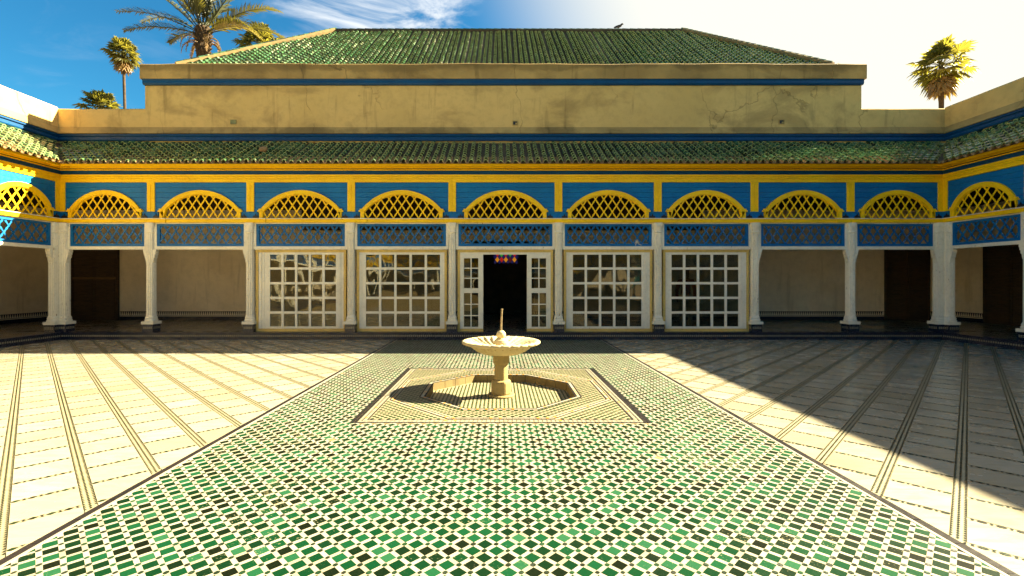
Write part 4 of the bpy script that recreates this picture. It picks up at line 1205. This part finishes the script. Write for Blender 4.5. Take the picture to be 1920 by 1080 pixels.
dp = 26.0
hc = P3(381, 52, dp)
date = thing('palm_tree', 'tall feathery date palm with shaggy thick trunk rising behind the roof', 'palm tree', (hc.x, dp, -.4))
tk = MB()
prof = []
zt = hc.z+.4
for k in range(60):
    z = zt*k/59; r = .215+.015*math.sin(k*2.1)
    if z > zt-2.0: r = .215+.15*math.sin(min(1, (z-zt+2.0)/1.4)*math.pi*.62)
    prof.append((r, z))
tk.lathe(prof, 18, rf=lambda r, z, a: r*(1+.10*math.sin(a*7+z*9)*math.sin(z*23)))
for k in range(150):               # stubs of cut fronds
    a = k*2.4; z = zt-2.0+1.9*(k/150); r = .21+.15*math.sin((z-zt+2.0)/1.9*math.pi*.6)
    c = Vector((r*math.cos(a), r*math.sin(a), z)); d = Vector((math.cos(a), math.sin(a), 1.1)).normalized()
    tk.tube([c-d*.08, c+d*random.uniform(.06, .2)], [.05, .03], 5)
tk.build('trunk', 'trunk', date)
o3 = Vector((0, 0, zt))
spec = []   # (angle from vertical in the picture, depth lean, length, droop, material)
for a, y, L, dr, m in ((-64, -.2, 4.3, .62, 'frond'), (-55, .3, 4.3, .9, 'frond'), (-80, -.3, 3.7, .55, 'frond'), (-72, .5, 2.4, .9, 'frond'), (-44, .2, 4.9, .45, 'frond'), (-34, -.4, 4.6, .35, 'frond'),
                       (-24, .2, 4.8, .3, 'frond'), (-15, -.2, 4.7, .25, 'frond'), (-6, .4, 4.6, .2, 'frond'), (3, -.3, 4.7, .2, 'frond'), (11, .2, 4.7, .25, 'frond'), (19, -.3, 4.6, .3, 'frond'), (27, .4, 4.6, .35, 'frond'), (35, -.1, 4.5, .4, 'frond'),
                       (60, -.2, 4.6, .85, 'frond'), (66, .4, 4.2, .9, 'frond'), (80, -.5, 3.9, 1.0, 'frond_pale'), (74, -.6, 3.3, .9, 'frond'), (0, 1.2, 4.2, .8, 'frond'), (20, 1.4, 4.2, .9, 'frond'), (-30, 1.3, 4.2, .9, 'frond'), (10, -1.3, 4.0, .8, 'frond'), (-15, -1.4, 3.8, .8, 'frond')):
    mb = MB(); A = R(a); d = Vector((math.sin(A), y*.6, math.cos(A)))
    frond(mb, o3+Vector((math.sin(A)*.2, y*.1, -.35*abs(math.sin(A)))), d, L, dr, .62, 50); mb.build('frond', m, date, fix=False)
dd = MB()
for k in range(14):
    a = k*.9; b = o3+Vector((.42*math.cos(a), .42*math.sin(a), -1.0+.5*random.random()))
    frond(dd, b, (math.cos(a), math.sin(a), -.1), random.uniform(.7, 1.3), 3.2, .16, 12)
dd.build('dead_frond', 'fan_dead', date, fix=False)

def fan_leaf(mb, base, d, pet, rad, segs=13):
    base = Vector(base); d = Vector(d).normalized()
    side = d.cross(Vector((0, 0, 1)))
    side = side.normalized() if side.length > .05 else Vector((1, 0, 0)); up = side.cross(d)
    hub = base+d*pet; hub.z -= .08*pet
    mb.tube([base, base+d*pet*.5+Vector((0, 0, .02)), hub], [.016, .013, .01], 4)
    for k in range(segs):
        a = R(-105+210*k/(segs-1)); a2 = R(210/(segs-1)*.52)
        dr = d*math.cos(a)+side*math.sin(a)+up*(.12 if k % 2 else .02)
        L = rad*random.uniform(.85, 1.08)*(.78+.22*math.cos(a))
        e = d*math.cos(a+a2)+side*math.sin(a+a2); f = d*math.cos(a-a2)+side*math.sin(a-a2)
        m1, m2 = hub+e*L*.6, hub+f*L*.6; mid = hub+dr*L*.6+up*.03*L; tip = hub+dr*L+Vector((0, 0, -.28*L*random.uniform(.6, 1.3)))
        b = len(mb.v); mb.v += [tuple(hub), tuple(m2), tuple(mid), tuple(m1), tuple(tip)]; mb.f += [(b, b+1, b+2), (b, b+2, b+3), (b+1, b+4, b+2), (b+2, b+4, b+3)]
def fan_palm(px, py, d, cw, tw, label, nleaf, skirt, lean=0., parts=False, seed=1, top=1.):
    random.seed(seed)
    c = P3(px, py, d); s = d/F; rad = cw*s/2
    t = thing('palm_tree', label, 'palm tree', (c.x+lean, d, -.4), 0, 'fan palms beyond the palace walls')
    h = c.z+.4; o = Vector((-lean, 0, h))
    tr = MB(); n = 24
    tr.tube([Vector((-lean*(k/n)**1.5, 0, h*k/n)) for k in range(n+1)], [tw*s/2*(1.12-.14*k/n+.05*(k % 2)) for k in range(n+1)], 12); tr.build('trunk', 'trunk', t)
    live = [] ; mb = MB()
    for k in range(nleaf):
        u = (k+.5)/nleaf; el = R(88-150*u**.9); az = k*2.39996+random.uniform(-.2, .2)
        dv = Vector((math.cos(el)*math.cos(az), math.cos(el)*math.sin(az), math.sin(el)*top))
        m = MB() if parts else mb
        fan_leaf(m, o+dv*.06, dv+Vector((0, 0, .1)), rad*random.uniform(.25, .62), rad*random.uniform(.42, .58))
        if parts: m.build('leaf', 'fan', t, fix=False)
    if not parts: mb.build('crown', 'fan', t, fix=False)
    sk = MB()
    for k in range(skirt):
        az = k*2.39996; z = -rad*(.45+.75*k/skirt); b = o+Vector((math.cos(az)*tw*s*.5, math.sin(az)*tw*s*.5, z*.55))
        fan_leaf(sk, b, (math.cos(az)*.55, math.sin(az)*.55, -1), rad*.18, rad*random.uniform(.35, .5), 9)
    if skirt: sk.build('dead_skirt', 'fan_dead', t, fix=False)
fan_palm(231, 100, 31, 64, 4.5, 'slim fan palm with round crown and brown skirt on thin trunk', 60, 34, .35, True, 3)
fan_palm(190, 200, 24, 78, 9, 'low fan palm crown just peeping over the left parapet', 44, 8, 0, True, 4)
fan_palm(487, 84, 30, 92, 9, 'fan palm crown half hidden behind the green hip roof', 46, 8, 0, True, 5)
fan_palm(1765, 122, 24, 108, 8, 'golden backlit fan palm standing alone in the bright sky', 36, 26, 0, True, 6)
random.seed(11)

# ------------------------------------------------------------------ bird and weed
def skin(name, pts, edges, radii, m, parent=None, sub=2, root=0, **k):
    me = bpy.data.meshes.new(name); me.from_pydata(pts, edges, []); me.materials.append(m if not isinstance(m, str) else MT[m])
    o = link(name, me, parent, **k)
    md = o.modifiers.new('skin', 'SKIN'); md.use_smooth_shade = True
    sv = me.skin_vertices[0].data
    for i, r in enumerate(radii): sv[i].radius = (r, r) if not isinstance(r, tuple) else r
    sv[root].use_root = True
    s2 = o.modifiers.new('sub', 'SUBSURF'); s2.levels = sub; s2.render_levels = sub
    return o
bp = Vector(((1160-VX)*17.9/F, 17.9, RZ+.14))
skin('bird', [(0, 0, .08), (.08, 0, .10), (.13, 0, .17), (.165, 0, .165), (-.09, 0, .06), (-.19, 0, .02), (.0, .03, .0), (.0, -.03, .0), (.195, 0, .155)],
     [(0, 1), (1, 2), (2, 3), (0, 4), (4, 5), (0, 6), (0, 7), (3, 8)], [(.055, .05), .05, .035, .03, .04, (.02, .025), .006, .006, .006],
     simple('bird_feathers', (.05, .04, .035), .7), None, 2, 0, loc=bp, label='small dark bird perched on the ridge of the hip roof', cat='bird')
wd = MB(); wp = P3(1575, 122, 14.1)
for k in range(14):
    a = k*1.3; wd.poly([(.0, 0, 0), (.008, .004, 0), (.05*math.cos(a)+random.uniform(-.02, .02), .03*math.sin(a), random.uniform(.05, .13)), (.03*math.cos(a), .02*math.sin(a), .05)])
wd.build('weed', 'frond', fix=False, loc=(wp.x, 14.15, 8.09), label='tiny dry weed growing on the right end of the parapet', cat='weed')

# ------------------------------------------------------------------ visitors behind the glass
def person(loc, rz, label, top_c, leg_c, hair_c, skin_c, long_hair=True, arm=None, s=1.0):
    t = thing('person', label, 'person', loc, rz)
    t.scale = (s, s, s)
    sk_, tp, lg, hr_ = simple('skin', skin_c, .5, 10, .1), simple('top_cloth', top_c, .85, 9, .3), simple('trouser_cloth', leg_c, .85, 9, .25), simple('hair', hair_c, .5, 30, .4)
    hand_r = arm or [(.25, .0, 1.12), (.24, -.10, .90), (.235, -.13, .83)]
    V = [(0, 0, .95), (0, .01, 1.12), (0, .0, 1.30), (0, .0, 1.42), (0, -.01, 1.50), (0, -.015, 1.58), (0, -.02, 1.66),      # 0-6 trunk, neck, head
         (.09, 0, .90), (.105, -.02, .50), (.11, .02, .10), (.11, -.13, .035),                                             # 7-10 leg
         (-.09, 0, .90), (-.11, .0, .50), (-.12, .03, .10), (-.13, -.12, .035),                                            # 11-14
         (.17, 0, 1.40), hand_r[0], hand_r[1], hand_r[2], (-.17, 0, 1.40), (-.24, .02, 1.14), (-.245, -.06, .90), (-.245, -.09, .83), (0, -.115, 1.60)]
    E = [(0, 1), (1, 2), (2, 3), (3, 4), (4, 5), (5, 6), (0, 7), (7, 8), (8, 9), (9, 10), (0, 11), (11, 12), (12, 13), (13, 14), (3, 15), (15, 16), (16, 17), (17, 18), (3, 19), (19, 20), (20, 21), (21, 22), (5, 23)]
    rr = [.13, .115, .125, .09, .05, (.075, .085), (.07, .08), .085, .055, .038, .03, .085, .055, .038, .03, .055, .042, .03, .028, .055, .042, .03, .028, .012]
    skin('body', V, E, rr, sk_, t)
    fg = MB()                                                        # fingers
    for hnd in (hand_r, [V[20], V[21], V[22]]):
        e = Vector(hnd[2]); d = (e-Vector(hnd[1])).normalized()
        for k, L in enumerate((.06, .075, .08, .07)):
            o_ = e+Vector((0, (k-1.5)*.018, 0)); fg.tube([o_, o_+d*L*.6, o_+d*L+Vector((-.01*np.sign(e.x), 0, 0))], [.009, .008, .006], 6)
        fg.tube([e+Vector((0, -.02, .01)), e+Vector((0, -.05, -.02))+d*.02], [.010, .007], 6)
    fg.build('fingers', sk_, t, smooth=True)
    skin('shirt', [V[0], V[1], V[2], V[3], V[15], V[16], V[17], V[19], V[20], V[21]], [(0, 1), (1, 2), (2, 3), (3, 4), (4, 5), (5, 6), (3, 7), (7, 8), (8, 9)], [.16, .135, .145, .10, .075, .056, .042, .075, .056, .042], tp, t)
    skin('trousers', [(0, 0, .93), V[7], V[8], (.11, .02, .08), V[11], V[12], (-.12, .03, .08)], [(0, 1), (1, 2), (2, 3), (0, 4), (4, 5), (5, 6)], [.14, .105, .075, .06, .105, .075, .06], lg, t)
    skin('hair', [(0, .03, 1.70), (0, .05, 1.60), (0, .07, 1.45 if long_hair else 1.54), (0, -.03, 1.73)], [(0, 1), (1, 2), (0, 3)], [(.10, .09), (.10, .075), (.09, .05) if long_hair else (.05, .04), (.075, .06)], hr_, t)
    sh = MB()
    for sx in (-.12, .115): sh.box(sx-.045, sx+.045, -.19, .07, 0, .065)
    so = sh.build('shoe', simple('shoe_leather', (.25, .22, .19), .6), t)
    bv = so.modifiers.new('bevel', 'BEVEL'); bv.width = .025; bv.segments = 3
    for ex in (-.03, .03):
        MB().lathe([(.001, -.008), (.008, 0), (.001, .008)], 8).build('eye', 'black', t, loc=(ex, -.105, 1.635))
    return t
person(((1286-VX)*13.75/F, 13.75, FL+.003), R(160), 'person in dark red top and pale trousers standing behind the glazed screen', (.35, .012, .02), (.75, .68, .55), (.012, .009, .007), (.35, .2, .13), True, None, 1.0)
